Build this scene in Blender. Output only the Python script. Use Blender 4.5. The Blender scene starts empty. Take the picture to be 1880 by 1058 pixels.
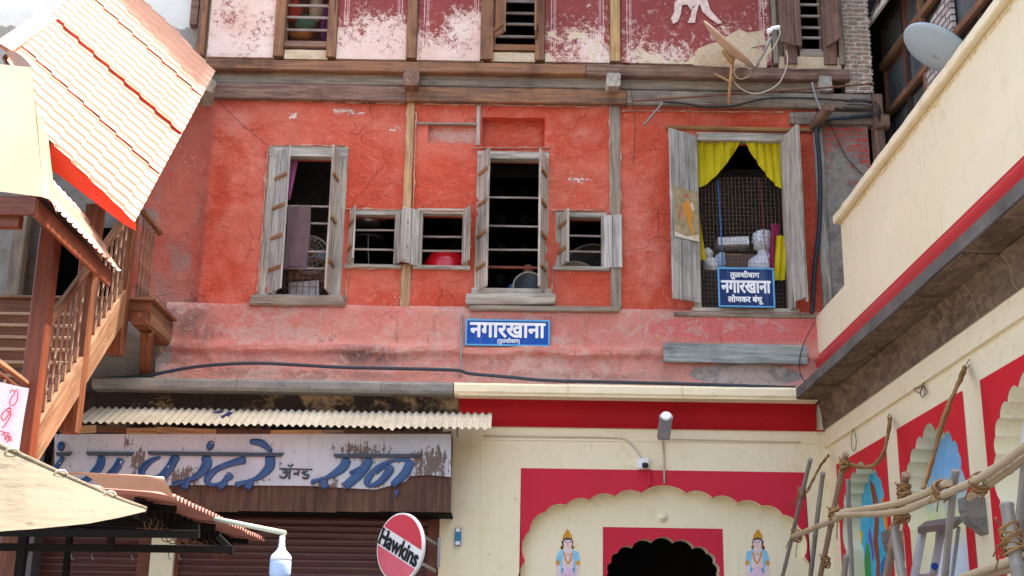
import bpy, bmesh, math, random
from mathutils import Vector, Matrix, noise
random.seed(7)
R = math.radians
sc = bpy.context.scene
COL = sc.collection
# ------------------------------------------------------------------ camera
F, PITCH, ROLL = 2330.0, math.atan(681/2330.0), 0.0155      # measured in pixels of the 1880 wide photograph
CAM = Vector((0, -15.0, 1.6))
cd = bpy.data.cameras.new('camera'); cam = bpy.data.objects.new('camera', cd); COL.objects.link(cam)
cd.sensor_width = 36; cd.lens = 36*F/1880; cd.clip_start = .1; cd.clip_end = 500
cam.matrix_world = Matrix.Translation(CAM) @ Matrix.Rotation(R(90)+PITCH, 4, 'X') @ Matrix.Rotation(ROLL, 4, 'Z')
sc.camera = cam
# ------------------------------------------------------------------ sky, sun, exposure
SUN_EL, SUN_AZ = R(66), R(72)                 # azimuth from +Y (behind the old house) towards +X
w = bpy.data.worlds.new('World'); sc.world = w; w.use_nodes = True
wn = w.node_tree.nodes; bg = wn['Background']
sky = wn.new('ShaderNodeTexSky'); sky.sky_type = 'NISHITA'; sky.sun_disc = False
sky.sun_elevation = SUN_EL; sky.sun_rotation = SUN_AZ; sky.air_density = 1.0; sky.dust_density = 5.0; sky.ozone_density = 1.0
wb_ = wn.new('ShaderNodeMix'); wb_.data_type = 'RGBA'; wb_.blend_type = 'MULTIPLY'; wb_.inputs[0].default_value = 1; wb_.inputs[7].default_value = (1.0, .965, .90, 1)   # the camera's white balance for open shade
w.node_tree.links.new(sky.outputs[0], wb_.inputs[6]); w.node_tree.links.new(wb_.outputs[2], bg.inputs[0]); bg.inputs[1].default_value = 0.15
sl = bpy.data.lights.new('sun', 'SUN'); so = bpy.data.objects.new('sun', sl); COL.objects.link(so)
sl.energy = 3.0; sl.angle = R(.5); sl.color = (1, .96, .90)
SD = Vector((math.cos(SUN_EL)*math.sin(SUN_AZ), math.cos(SUN_EL)*math.cos(SUN_AZ), math.sin(SUN_EL)))
so.rotation_euler = SD.to_track_quat('Z', 'Y').to_euler(); so.location = SD*40
vs = sc.view_settings; vs.view_transform = 'Standard'; vs.look = 'None'; vs.gamma = 1; vs.exposure = 2.25
sc.cycles.max_bounces = 8; sc.cycles.diffuse_bounces = 5

# ------------------------------------------------------------------ measuring: photo pixel -> point on a plane of the place
def ray(px, py):
    x, y = (px-940)/F, (529-py)/F
    c, s = math.cos(ROLL), math.sin(ROLL)
    x, y = x*c-y*s, x*s+y*c
    cp, sp = math.cos(PITCH), math.sin(PITCH)
    return Vector((x, cp-y*sp, sp+y*cp))
def W(px, py, Y=0.): d = ray(px, py); return CAM+d*((Y-CAM.y)/d.y)
def WX(px, py, X): d = ray(px, py); return CAM+d*((X-CAM.x)/d.x)
def WP(px, py, p, n): d = ray(px, py); return CAM+d*((Vector(p)-CAM).dot(n)/d.dot(n))
def RC(x0, y0, x1, y1, Y=0.):      # rectangle on the plane Y from mid-edge pixels -> X0,X1,Z0,Z1
    xm, ym = (x0+x1)/2, (y0+y1)/2
    return W(x0, ym, Y).x, W(x1, ym, Y).x, W(xm, y1, Y).z, W(xm, y0, Y).z
def X_(px, py, Y=0.): return W(px, py, Y).x
def Z_(px, py, Y=0.): return W(px, py, Y).z

# ------------------------------------------------------------------ objects
def tag(o, label=None, cat=None, group=None, kind=None):
    if label: o['label'] = label
    if cat: o['category'] = cat
    if group: o['group'] = group
    if kind: o['kind'] = kind
    return o
def thing(name, label, cat, loc=(0, 0, 0), group=None):
    o = bpy.data.objects.new(name, None); COL.objects.link(o); o.location = loc; o.empty_display_size = .1
    return tag(o, label, cat, group)
def wloc(o):
    v = Vector((0, 0, 0))
    while o is not None: v = v+Vector(o.location); o = o.parent
    return v
class MB:
    """collects shapes in world metres, then links them as ONE mesh object"""
    def __init__(s): s.bm = bmesh.new(); s.gc = s.bm.verts.layers.float_vector.new('gc'); s.mi = 0; s.sm = False; s.off = Vector((random.random()*9, random.random()*9, random.random()*9))
    def v(s, co, gc=None):
        x = s.bm.verts.new(co); x[s.gc] = (Vector(gc) if gc is not None else Vector(co))+s.off; return x
    def f(s, vs):
        try: q = s.bm.faces.new(vs)
        except ValueError: return None
        q.material_index = s.mi; q.smooth = s.sm; return q
    def newgrain(s): s.off = Vector((random.random()*9, random.random()*9, random.random()*9)); return s
    def box(s, x0, x1, y0, y1, z0, z1):
        c = [s.v((x, y, z)) for x in (x0, x1) for y in (y0, y1) for z in (z0, z1)]
        for a in ((0,1,3,2), (4,6,7,5), (0,4,5,1), (2,3,7,6), (0,2,6,4), (1,5,7,3)): s.f([c[i] for i in a])
        return s
    def timber(s, p0, p1, w, h, up=(0,0,1), ch=.006, seg=None, jit=.0, ends=None):
        s.newgrain(); p0, p1 = Vector(p0), Vector(p1); d = p1-p0; L = d.length; d.normalize()
        up = Vector(up); sd = d.cross(up).normalized(); u = sd.cross(d).normalized()
        if seg is None: seg = max(1, int(L/.22)) if jit else 1
        a, b = w/2, h/2; ch = min(ch, a*.45, b*.45); rings = []
        prof = [(a,-b+ch),(a,b-ch),(a-ch,b),(-a+ch,b),(-a,b-ch),(-a,-b+ch),(-a+ch,-b),(a-ch,-b)]
        for i in range(seg+1):
            t = i/seg; wa = 1+random.uniform(-jit, jit)*4; wb = 1+random.uniform(-jit, jit)*4
            o = sd*random.uniform(-jit, jit)*w*2+u*random.uniform(-jit, jit)*h*2
            r = []
            for (x, y) in prof:
                jx = random.uniform(-jit, jit)*w; jy = random.uniform(-jit, jit)*h
                ex = 0
                if ends and i in (0, seg): ex = random.uniform(-ends, ends)
                r.append(s.v(p0+d*(L*t+ex)+o+sd*(x*wa+jx)+u*(y*wb+jy), (L*t, x, y)))
            rings.append(r)
        for i in range(seg):
            for k in range(8): s.f((rings[i][k], rings[i][(k+1)%8], rings[i+1][(k+1)%8], rings[i+1][k]))
        s.f(rings[0][::-1]); s.f(rings[-1]); return s
    def tube(s, pts, r, n=8, closed=False):
        s.newgrain(); pts = [Vector(p) for p in pts]; N = len(pts); rs = r if isinstance(r, (list, tuple)) else [r]*N
        sm = s.sm; s.sm = True; rings = []; al = 0; pu = None
        for i, p in enumerate(pts):
            a = pts[(i-1) % N] if (i > 0 or closed) else p; b = pts[(i+1) % N] if (i < N-1 or closed) else p
            t = (b-a).normalized()
            if pu is None: pu = Vector((0,0,1)) if abs(t.z) < .9 else Vector((0,1,0))
            sd = t.cross(pu).normalized(); u = sd.cross(t); pu = u
            if i: al += (p-pts[i-1]).length
            rings.append([s.v(p+(sd*math.cos(2*math.pi*k/n)+u*math.sin(2*math.pi*k/n))*rs[i], (al, rs[i]*math.cos(2*math.pi*k/n), rs[i]*math.sin(2*math.pi*k/n))) for k in range(n)])
        for i in range(N if closed else N-1):
            A, B = rings[i], rings[(i+1) % N]
            for k in range(n): s.f((A[k], A[(k+1)%n], B[(k+1)%n], B[k]))
        s.sm = sm
        if not closed: s.f(rings[0][::-1]); s.f(rings[-1])
        return s
    def lathe(s, prof, c=(0,0,0), axis=(0,0,1), n=16, cap=True):
        ax = Vector(axis).normalized(); c = Vector(c); q = Vector((0,0,1)).rotation_difference(ax); sm = s.sm; s.sm = True; rings = []
        for (r, z) in prof: rings.append([s.v(c+q@Vector((r*math.cos(2*math.pi*k/n), r*math.sin(2*math.pi*k/n), z)), (z, r*math.cos(2*math.pi*k/n), r*math.sin(2*math.pi*k/n))) for k in range(n)])
        for i in range(len(prof)-1):
            for k in range(n): s.f((rings[i][k], rings[i][(k+1)%n], rings[i+1][(k+1)%n], rings[i+1][k]))
        s.sm = sm
        if cap: s.f(rings[0][::-1]); s.f(rings[-1])
        return s
    def prism(s, pts, ext):        # a flat polygon (any outline) given thickness
        e = Vector(ext); A = [s.v(p) for p in pts]; B = [s.v(Vector(p)+e) for p in pts]; n = len(pts)
        s.f(A[::-1]); s.f(B)
        for i in range(n): s.f((A[i], A[(i+1)%n], B[(i+1)%n], B[i]))
        return s
    def sheet(s, fn, nu, nv, thick=None):   # fn(u,v) -> point
        G = [[s.v(fn(i/nu, j/nv)) for j in range(nv+1)] for i in range(nu+1)]
        for i in range(nu):
            for j in range(nv): s.f((G[i][j], G[i+1][j], G[i+1][j+1], G[i][j+1]))
        return s
    def plate(s, outer, holes, y0, depth=None, edge=True):   # flat wall in the plane Y=y0 with shaped holes; hole reveals go back by depth
        b2 = bmesh.new(); es = []; loops = []
        for lp in [outer]+holes:
            vv = [b2.verts.new((p[0], y0, p[1])) for p in lp]; loops.append(lp)
            es += [b2.edges.new((vv[i], vv[(i+1) % len(vv)])) for i in range(len(vv))]
        bmesh.ops.triangle_fill(b2, use_beauty=True, use_dissolve=False, edges=es, normal=(0,-1,0))
        mp = {v: s.v(v.co) for v in b2.verts}
        for fc in b2.faces: s.f([mp[v] for v in fc.verts])
        b2.free()
        if depth:
            for lp in ([outer] if edge else [])+holes:
                n = len(lp)
                for i in range(n):
                    p, q = lp[i], lp[(i+1) % n]
                    s.f((s.v((p[0], y0, p[1])), s.v((q[0], y0, q[1])), s.v((q[0], y0+depth, q[1])), s.v((p[0], y0+depth, p[1]))))
        return s
    def xf(s, M):
        for v in s.bm.verts: v.co = M @ v.co
        return s
    def disp(s, amp, sc_=3., seed=0.):
        s.bm.normal_update()
        for v in s.bm.verts: v.co += v.normal*noise.noise(v.co*sc_+Vector((seed, seed, seed)))*amp
        return s
    def mesh(s, name, mats, L=Vector((0,0,0)), norm=True):
        if norm: bmesh.ops.recalc_face_normals(s.bm, faces=s.bm.faces)
        for v in s.bm.verts: v.co -= L
        me = bpy.data.meshes.new(name); s.bm.to_mesh(me); s.bm.free()
        for m in (mats if isinstance(mats, (list, tuple)) else [mats]): me.materials.append(m)
        return me
    def build(s, name, mats, parent=None, label=None, cat=None, group=None, kind=None, norm=True, mods=None, org=None):
        base = wloc(parent) if parent else Vector((0,0,0))
        if org is None:
            cs = [v.co for v in s.bm.verts]
            lo = Vector([min(c[i] for c in cs) for i in range(3)]); hi = Vector([max(c[i] for c in cs) for i in range(3)])
            org = Vector(((lo.x+hi.x)/2, (lo.y+hi.y)/2, lo.z))
        o = bpy.data.objects.new(name, s.mesh(name, mats, org, norm)); COL.objects.link(o)
        o.location = org-base
        if parent: o.parent = parent
        return tag(o, label, cat, group, kind)
def part(name, me, parent, loc):
    o = bpy.data.objects.new(name, me); COL.objects.link(o); o.parent = parent; o.location = Vector(loc)-wloc(parent); return o
def grouproot(name, label, cat, loc, group=None): return thing(name, label, cat, loc, group)

def text_polys(txt, bold=0.0, font_size=1.0):
    """outline of a line of writing as triangles in (x, y), normalised to its own bounding box"""
    c = bpy.data.curves.new('lettering', 'FONT'); c.body = txt; c.size = font_size; c.resolution_u = 4
    o = bpy.data.objects.new('lettering', c); COL.objects.link(o)
    dg = bpy.context.evaluated_depsgraph_get(); me = bpy.data.meshes.new_from_object(o.evaluated_get(dg))
    vs_ = [v.co.copy() for v in me.vertices]; fs = [tuple(p.vertices) for p in me.polygons]
    bpy.data.objects.remove(o); bpy.data.curves.remove(c); bpy.data.meshes.remove(me)
    x0, x1 = min(v.x for v in vs_), max(v.x for v in vs_); y0, y1 = min(v.y for v in vs_), max(v.y for v in vs_)
    return [((v.x-x0)/(x1-x0), (v.y-y0)/(y1-y0)) for v in vs_], fs
def letter(mb, txt, P, U, V, nrm, bold=0., lift=.003):
    """writing laid on a board: lower-left corner P, U and V span its box, nrm points out of the board"""
    vs_, fs = text_polys(txt); U, V, nrm = Vector(U), Vector(V), Vector(nrm)
    offs = [(0, 0)] if not bold else [(a*bold, b*bold) for a, b in ((0, 0), (1, .0), (-1, 0), (.0, 1), (.0, -1), (.7, .7), (-.7, .7), (.7, -.7), (-.7, -.7))]
    for i, (a, b) in enumerate(offs):
        q = [mb.v(Vector(P)+U*x+V*y+U.normalized()*a+V.normalized()*b+nrm*(lift+i*.0003)) for x, y in vs_]
        for f in fs: mb.f([q[k] for k in f])

# ------------------------------------------------------------------ materials
def S(r, g, b, k=1.0):
    f = lambda c: (c/255/12.92 if c <= 10.3 else ((c/255+.055)/1.055)**2.4)*k
    return (f(r), f(g), f(b), 1)
class NT:
    def __init__(s, name, rough=.85, spec=.25, metal=0.):
        s.m = bpy.data.materials.new(name); s.m.use_nodes = True; s.t = s.m.node_tree; s.n = s.t.nodes; s.b = s.n['Principled BSDF']
        s.b.inputs['Roughness'].default_value = rough; s.b.inputs['Specular IOR Level'].default_value = spec; s.b.inputs['Metallic'].default_value = metal
        s.g = s.n.new('ShaderNodeNewGeometry'); s.P = s.g.outputs['Position']; s.hts = []
    def put(s, inp, val):
        if isinstance(val, bpy.types.NodeSocket): s.t.links.new(val, inp)
        else: inp.default_value = val
    def attr(s, name='gc'): a = s.n.new('ShaderNodeAttribute'); a.attribute_name = name; return a.outputs['Vector']
    def vmul(s, v, k): x = s.n.new('ShaderNodeVectorMath'); x.operation = 'MULTIPLY'; s.put(x.inputs[0], v); x.inputs[1].default_value = k; return x.outputs[0]
    def vadd(s, v, k):
        x = s.n.new('ShaderNodeVectorMath'); x.operation = 'ADD'; s.put(x.inputs[0], v); s.put(x.inputs[1], k); return x.outputs[0]
    def nz(s, scale, detail=4, rough=.55, v=None, dist=0., st=None):
        x = s.n.new('ShaderNodeTexNoise'); v = s.P if v is None else v
        if st: v = s.vmul(v, st)
        s.put(x.inputs['Vector'], v); x.inputs['Scale'].default_value = scale; x.inputs['Detail'].default_value = detail; x.inputs['Roughness'].default_value = rough; x.inputs['Distortion'].default_value = dist
        return x.outputs['Fac']
    def nzc(s, scale, v=None):
        x = s.n.new('ShaderNodeTexNoise'); s.put(x.inputs['Vector'], s.P if v is None else v); x.inputs['Scale'].default_value = scale; x.inputs['Detail'].default_value = 3; return x.outputs['Color']
    def vor(s, scale, v=None, feat='F1', out='Distance'):
        x = s.n.new('ShaderNodeTexVoronoi'); x.feature = feat; s.put(x.inputs['Vector'], s.P if v is None else v); x.inputs['Scale'].default_value = scale; return x.outputs[out]
    def math(s, op, a, b=0., c=0., clamp=False):
        x = s.n.new('ShaderNodeMath'); x.operation = op; x.use_clamp = clamp; s.put(x.inputs[0], a); s.put(x.inputs[1], b)
        if op in ('MULTIPLY_ADD', 'SMOOTH_MIN'): s.put(x.inputs[2], c)
        return x.outputs[0]
    def mr(s, v, a, b, c=0., d=1., smooth=False):
        x = s.n.new('ShaderNodeMapRange'); x.interpolation_type = 'SMOOTHSTEP' if smooth else 'LINEAR'; s.put(x.inputs[0], v)
        for i, k in enumerate((a, b, c, d)): s.put(x.inputs[i+1], k)
        return x.outputs[0]
    def mix(s, f, a, b, mode='MIX'):
        x = s.n.new('ShaderNodeMix'); x.data_type = 'RGBA'; x.blend_type = mode; s.put(x.inputs[0], f); s.put(x.inputs[6], a); s.put(x.inputs[7], b); return x.outputs[2]
    def xyz(s, v=None): x = s.n.new('ShaderNodeSeparateXYZ'); s.put(x.inputs[0], s.P if v is None else v); return x.outputs
    def ell(s, cx, cz, rx, rz, soft=.5):
        """soft ellipse on the facade, 1 inside, 0 outside"""
        o = s.xyz(); a = s.math('MULTIPLY', s.math('SUBTRACT', o[0], cx), 1/rx); b = s.math('MULTIPLY', s.math('SUBTRACT', o[2], cz), 1/rz)
        d = s.math('SQRT', s.math('ADD', s.math('MULTIPLY', a, a), s.math('MULTIPLY', b, b))); return s.mr(d, 1.0, 1-soft, 0, 1, True)
    def epx(s, px, py, rx, ry, soft=.5, Y=0.): p = W(px, py, Y); k = (Y-CAM.y)/F*1.0; return s.ell(p.x, p.z, rx*k, ry*k, soft)
    def mul(s, *a):
        r = a[0]
        for q in a[1:]: r = s.math('MULTIPLY', r, q)
        return r
    def inv(s, a): return s.math('SUBTRACT', 1., a)
    def thr(s, v, t, w=.03): return s.mr(v, t-w, t+w)
    def col(s, c): s.put(s.b.inputs['Base Color'], c); return s
    def bump(s, h, strength=.4, dist=.01):
        x = s.n.new('ShaderNodeBump'); x.inputs['Strength'].default_value = strength; x.inputs['Distance'].default_value = dist; s.put(x.inputs['Height'], h)
        if s.hts: s.put(x.inputs['Normal'], s.hts[-1])
        s.hts.append(x.outputs[0]); s.put(s.b.inputs['Normal'], x.outputs[0]); return s
    def rough(s, v): s.put(s.b.inputs['Roughness'], v); return s

def plain(name, c, rough=.6, spec=.3, metal=0., var=.12, scale=6., bmp=.15):
    m = NT(name, rough, spec, metal); n = m.nz(scale, 5, .6); n2 = m.nz(scale*9, 3, .6)
    k = lambda t: tuple(max(0, x*t) for x in c[:3])+(1,)
    cc = m.mix(m.mr(n, .3, .7), k(1-var), k(1+var)); cc = m.mix(m.mr(n2, .62, .75, 0, .35), cc, k(.6))
    m.col(cc)
    if bmp: m.bump(n2, bmp, .004)
    return m.m
def wood(name, ca, cb, cc, dark=(.02, .014, .01, 1), contrast=.5, rough=.85, stain=.5, spec=.15, gscale=1.):
    """grain runs along the timber: attribute gc = (along, across, across)"""
    m = NT(name, rough, spec); v = m.attr()
    big = m.nz(1., 4, .6, v, .3, (.9, 5*gscale, 5*gscale)); fine = m.nz(1., 6, .65, v, .2, (2.2, 70*gscale, 70*gscale)); mid = m.nz(1., 4, .6, v, .8, (1.6, 22*gscale, 22*gscale))
    c = m.mix(m.mr(big, .38, .62), ca, cb); c = m.mix(m.mr(mid, .42, .66, 0, .9), c, cc)
    c = m.mix(m.mr(fine, .54, .72, 0, contrast), c, dark)
    pat = m.nz(2.3, 5, .6); c = m.mix(m.mr(pat, .52, .72, 0, stain), c, dark)
    cr = m.nz(1., 2, .5, v, .6, (.7, 34*gscale, 34*gscale)); c = m.mix(m.mr(cr, .70, .73, 0, .85), c, dark)
    m.col(c).bump(m.math('ADD', m.math('MULTIPLY', fine, .7), m.mr(cr, .66, .73, .6, 0)), .55, .006)
    return m.m
M = {}
M['grey_wood'] = wood('weathered_grey_wood', S(176,168,154), S(138,130,118), S(204,197,184), S(60,50,42), .65, stain=.35)
M['blue_wood'] = wood('weathered_blue_grey_wood', S(176,171,162), S(144,140,132), S(206,202,194), S(78,70,62), .6, stain=.3)
M['brown_beam'] = wood('old_brown_beam', S(138,102,80), S(112,88,76), S(166,120,84), S(44,32,28), .7, stain=.55)
M['grey_beam'] = wood('old_grey_beam', S(146,134,118), S(120,106,96), S(164,152,134), S(56,48,44), .5, stain=.45)
M['dark_beam'] = wood('old_dark_beam', S(128,100,86), S(104,82,74), S(152,122,104), S(38,30,28), .6, stain=.5)
M['tan_post'] = wood('split_tan_post', S(186,150,104), S(150,122,92), S(205,172,124), S(92,62,44), .6, stain=.25)
M['batten'] = wood('rusty_batten', S(150,112,74), S(128,92,64), S(170,130,84), S(70,46,32), .5)
M['teak'] = wood('oiled_teak', S(116,66,38), S(90,52,32), S(144,88,52), S(46,26,17), .45, .5, .3, .4)
M['teak_pale'] = wood('worn_teak', S(136,98,70), S(110,78,56), S(160,126,98), S(62,42,32), .5, .7, .4)
M['teak_red'] = wood('red_teak', S(112,56,32), S(92,46,28), S(130,68,40), S(48,25,17), .35, .45, .2, .4)
M['baluster'] = wood('turned_dark_teak', S(124,86,64), S(98,68,52), S(156,118,92), S(54,36,30), .5, .55, .3, .35)
M['ply'] = wood('brown_stained_ply', S(92,66,54), S(78,56,48), S(112,84,66), S(52,38,34), .4, .7, .5)
M['blue_plank'] = wood('pale_blue_plank', S(150,156,152), S(122,126,122), S(172,180,176), S(82,76,70), .5, stain=.5)
M['bar_wood'] = wood('window_bar_wood', S(160,148,140), S(134,120,112), S(182,172,164), S(66,54,50), .5)
M['bar_red'] = wood('red_window_bar', S(150,82,66), S(128,72,60), S(170,104,86), S(60,40,36), .5)
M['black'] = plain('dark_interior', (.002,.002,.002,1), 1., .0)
M['iron'] = plain('dark_iron', (.012,.010,.009,1), .8, .1)
M['rust'] = plain('rusty_iron', S(120,82,62), .8, .2)
M['rope'] = wood('coir_rope', S(156,118,76), S(126,92,58), S(180,144,98), S(58,38,24), .9, .95)
M['cable'] = plain('black_cable', (.03,.032,.036,1), .5, .4)
M['blue_pipe'] = plain('blue_grey_pipe', S(50,58,68), .5, .4, scale=3)
M['white_cable'] = plain('cream_cable', S(205,195,175), .5, .4)
M['steel'] = plain('bare_steel', S(150,150,150), .35, .5, .9)
M['galv'] = plain('galvanised_tube', S(150,152,155), .5, .4, .6)
# ------------------------------------------------------------------ plaster and stone
RED_A, RED_B, RED_C = S(206,90,66), S(192,76,54), S(216,124,100)
def plaster_red():
    m = NT('red_limewash_plaster', .9, .12)
    w1 = m.nz(.9, 5, .6, dist=.6); w2 = m.nz(3.2, 6, .65, dist=.4); w3 = m.nz(26, 4, .7)
    c = m.mix(m.mr(w1, .35, .65), RED_A, RED_B); c = m.mix(m.mr(w2, .52, .75, 0, .55), c, RED_C)
    # brush streaks of older pale wash
    st = m.nz(1., 5, .7, st=(4.5, 4.5, 13.), dist=1.2); c = m.mix(m.mr(st, .54, .76, 0, .5), c, S(222,134,112)); cl_ = m.nz(.55, 6, .6, dist=1.2); c = m.mix(m.mr(cl_, .48, .62, 0, .42), c, S(222,138,118)); c = m.mix(m.mr(cl_, .46, .36, 0, .18), c, S(172,58,46))
    c = m.mix(m.mr(w3, .58, .8, 0, .25), c, S(150,44,34))
    # the left bay is greyed, rubbed down and stained
    lb = m.mr(m.xyz()[0], X_(392, 380), X_(372, 380), 0, 1)
    g1 = m.nz(1.1, 6, .65, dist=.5, st=(1.7, 1, .7)); c = m.mix(m.mul(lb, m.mr(g1, .3, .7, .1, .7)), c, S(192,120,104))
    c = m.mix(m.mul(lb, m.mr(m.nz(2.3, 6, .7, st=(1.6,1,.6)), .52, .68, 0, .75)), c, S(150,130,122))
    c = m.mix(m.mul(m.epx(300, 560, 90, 90, .8), m.mr(w2, .35, .65, .3, .9)), c, S(168,150,138))
    c = m.mix(m.mul(m.epx(270, 395, 30, 26, .6), m.mr(w2, .35, .6, .4, 1)), c, S(128,142,140))
    # pale rubbed patches
    for (px, py, rx, ry, k) in ((470,330,80,120,.25),(430,225,70,50,.35),(700,330,60,90,.15),(1060,235,80,50,.25),(1090,470,60,60,.25),(1180,420,50,150,.25),(820,248,40,20,.9),(1180,480,60,90,.3)):
        c = m.mix(m.mul(m.epx(px, py, rx, ry, .8), m.mr(w2, .40, .62, 0, k)), c, S(232,168,150))
    # white flecks where the wash came off
    ch = m.nz(9., 6, .75, st=(1.,1.,1.5)); ch2 = m.nz(34., 3, .6)
    msk = None
    for (px, py, rx, ry, k) in ((640,205,130,22,1.),(535,212,34,30,1.),(725,235,40,40,.9),(1062,330,62,34,1.),(1080,205,40,18,.7),(740,300,22,60,.7),(1225,215,60,16,.8),(1380,215,70,16,.7),(1050,460,50,20,.3),(560,260,90,14,.6)):
        e = m.math('MULTIPLY', m.epx(px, py, rx, ry, .9), k); msk = e if msk is None else m.math('MAXIMUM', msk, e)
    fl = m.math('ADD', m.math('MULTIPLY', ch, .7), m.math('MULTIPLY', ch2, .3)); t = m.mr(msk, 0, 1, .78, .50)
    flm = m.mr(m.math('SUBTRACT', fl, t), 0, .025)
    spk = m.mr(m.math('ADD', m.math('MULTIPLY', m.nz(3., 2), .4), m.math('MULTIPLY', m.nz(45., 2), .6)), .665, .68, 0, .8)
    flm = m.math('MAXIMUM', flm, spk); c = m.mix(flm, c, S(238,214,198))
    # crisp scabs where an older pale coat shows, in drifts
    scab = m.math('ADD', m.math('MULTIPLY', m.nz(6.5, 8, .78, dist=.8), .62), m.math('MULTIPLY', m.nz(1.1, 3, .5), .38)); sc2 = m.thr(scab, .575, .008); c = m.mix(m.math('MULTIPLY', sc2, .38), c, S(222,136,116))
    scd = m.thr(m.math('ADD', m.math('MULTIPLY', m.nz(8., 8, .78, dist=.5), .6), m.math('MULTIPLY', m.nz(.9, 3, .5, v=m.vadd(m.P, (3, 5, 7))), .4)), .585, .010); c = m.mix(m.math('MULTIPLY', scd, .18), c, S(160,58,46))
    gr = m.nz(38., 5, .8); c = m.mix(m.mr(gr, .52, .66, 0, .12), c, S(140,46,36)); c = m.mix(m.mr(gr, .48, .36, 0, .12), c, S(236,150,128))
    # sooty drips and hair cracks
    dr = m.nz(1., 5, .7, st=(6., 6., .8)); c = m.mix(m.mr(dr, .62, .8, 0, .25), c, S(128,52,42))
    wv = m.vadd(m.P, m.vmul(m.nzc(2.2), (.5, .5, .5))); cr = m.vor(1.3, wv, 'DISTANCE_TO_EDGE'); crk = m.mr(cr, 0, .008, 1, 0)
    crk = m.mul(crk, m.mr(m.nz(1.3, 2), .48, .6)); c = m.mix(m.math('MULTIPLY', crk, .14), c, S(110,46,38))
    m.col(c); m.bump(w2, .9, .09); m.bump(m.nz(1., 5, .65, st=(3, 3, 9), dist=1.5), .5, .03); m.bump(m.math('ADD', m.math('MULTIPLY', m.math('ADD', w3, scab), .6), m.math('SUBTRACT', m.math('MULTIPLY', m.nz(70, 3, .7), .4), m.math('ADD', m.math('MULTIPLY', flm, .5), crk))), .9, .012)
    return m.m
M['red'] = plaster_red()
def plinth_mat():
    m = NT('faded_pink_plaster', .92, .1)
    w1 = m.nz(.8, 5, .6, dist=.6, st=(1,1,2)); w2 = m.nz(4., 6, .65, dist=.6); w3 = m.nz(30, 4, .7)
    c = m.mix(m.mr(w1, .35, .65), S(220,150,134), S(212,126,112)); c = m.mix(m.mr(w2, .46, .7, 0, .7), c, S(216,160,146))
    c = m.mix(m.epx(1380, 605, 240, 30, .25, -.05), c, S(222,118,112))
    st = m.nz(1., 6, .7, st=(1.4,1,4.5), dist=.8)
    z = m.xyz()[2]; lowm = m.mr(z, Z_(800, 640, -.1), Z_(800, 700, -.2))
    c = m.mix(m.mul(lowm, m.mr(st, .40, .62, 0, .75)), c, S(176,146,130))
    for (px, py, rx, ry, k) in ((680,655,110,32,.85),(350,600,70,80,.75),(560,690,260,16,.7),(1050,692,200,14,.45),(330,655,60,30,.5)):
        c = m.mix(m.mul(m.epx(px, py, rx, ry, .8, -.1), m.mr(w2, .36, .6, .2, k)), c, S(108,88,80))
    gr = m.math('MAXIMUM', m.epx(1370, 688, 120, 26, .2, -.15), m.math('MULTIPLY', m.epx(275, 640, 55, 70, .4, -.1), 1.))
    gr = m.thr(m.math('ADD', gr, m.math('MULTIPLY', m.math('SUBTRACT', w2, .5), 1.4)), .55, .06)
    c = m.mix(gr, c, m.mix(w2, S(120,116,110), S(164,158,150)))
    sc1 = m.thr(m.math('ADD', m.math('MULTIPLY', m.nz(5., 8, .78, dist=1.), .6), m.math('MULTIPLY', m.nz(.9, 3, .5, st=(1,1,2.)), .4)), .535, .010); c = m.mix(m.math('MULTIPLY', sc1, .55), c, S(206,178,164))
    sc3 = m.thr(m.math('ADD', m.math('MULTIPLY', m.nz(7., 8, .78, dist=.6), .6), m.math('MULTIPLY', m.nz(1.2, 3, .5, st=(1,1,3.)), .4)), .59, .012); c = m.mix(m.math('MULTIPLY', sc3, .4), c, S(140,98,86))
    g5 = m.nz(40., 5, .8); c = m.mix(m.mr(g5, .52, .66, 0, .2), c, S(140,94,84)); c = m.mix(m.mr(g5, .48, .36, 0, .2), c, S(236,196,184))
    ch = m.thr(m.math('ADD', m.math('MULTIPLY', m.nz(8, 6, .75), .6), m.math('MULTIPLY', m.nz(40, 2), .4)), .635, .012); c = m.mix(m.math('MULTIPLY', ch, .7), c, S(226,200,188))
    dr = m.nz(1., 5, .7, st=(9., 9., .7)); c = m.mix(m.mr(dr, .6, .78, 0, .45), c, S(120,72,64))
    m.col(c); m.bump(w2, .9, .08); m.bump(m.math('ADD', w3, m.nz(70, 3, .7)), .9, .012); return m.m
M['plinth'] = plinth_mat()
def stone(name, a, b, dk, sc_=2., k=.5):
    m = NT(name, .92, .1); n1 = m.nz(sc_, 6, .65, dist=.4); n2 = m.nz(sc_*12, 5, .7); n3 = m.nz(1., 5, .7, st=(2.5, 2.5, 9), dist=.5)
    c = m.mix(m.mr(n1, .35, .65), a, b); c = m.mix(m.mr(n3, .5, .72, 0, k), c, dk); c = m.mix(m.mr(n2, .56, .75, 0, .4), c, dk)
    m.col(c).bump(m.math('ADD', n2, m.math('MULTIPLY', n1, .6)), .6, .012); return m.m
M['grey_stone'] = stone('grey_ledge_stone', S(150,148,140), S(128,128,124), S(74,74,76))
M['cement'] = stone('grey_cement_render', S(152,148,140), S(124,120,114), S(84,80,76))
M['bay_wall'] = None
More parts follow.
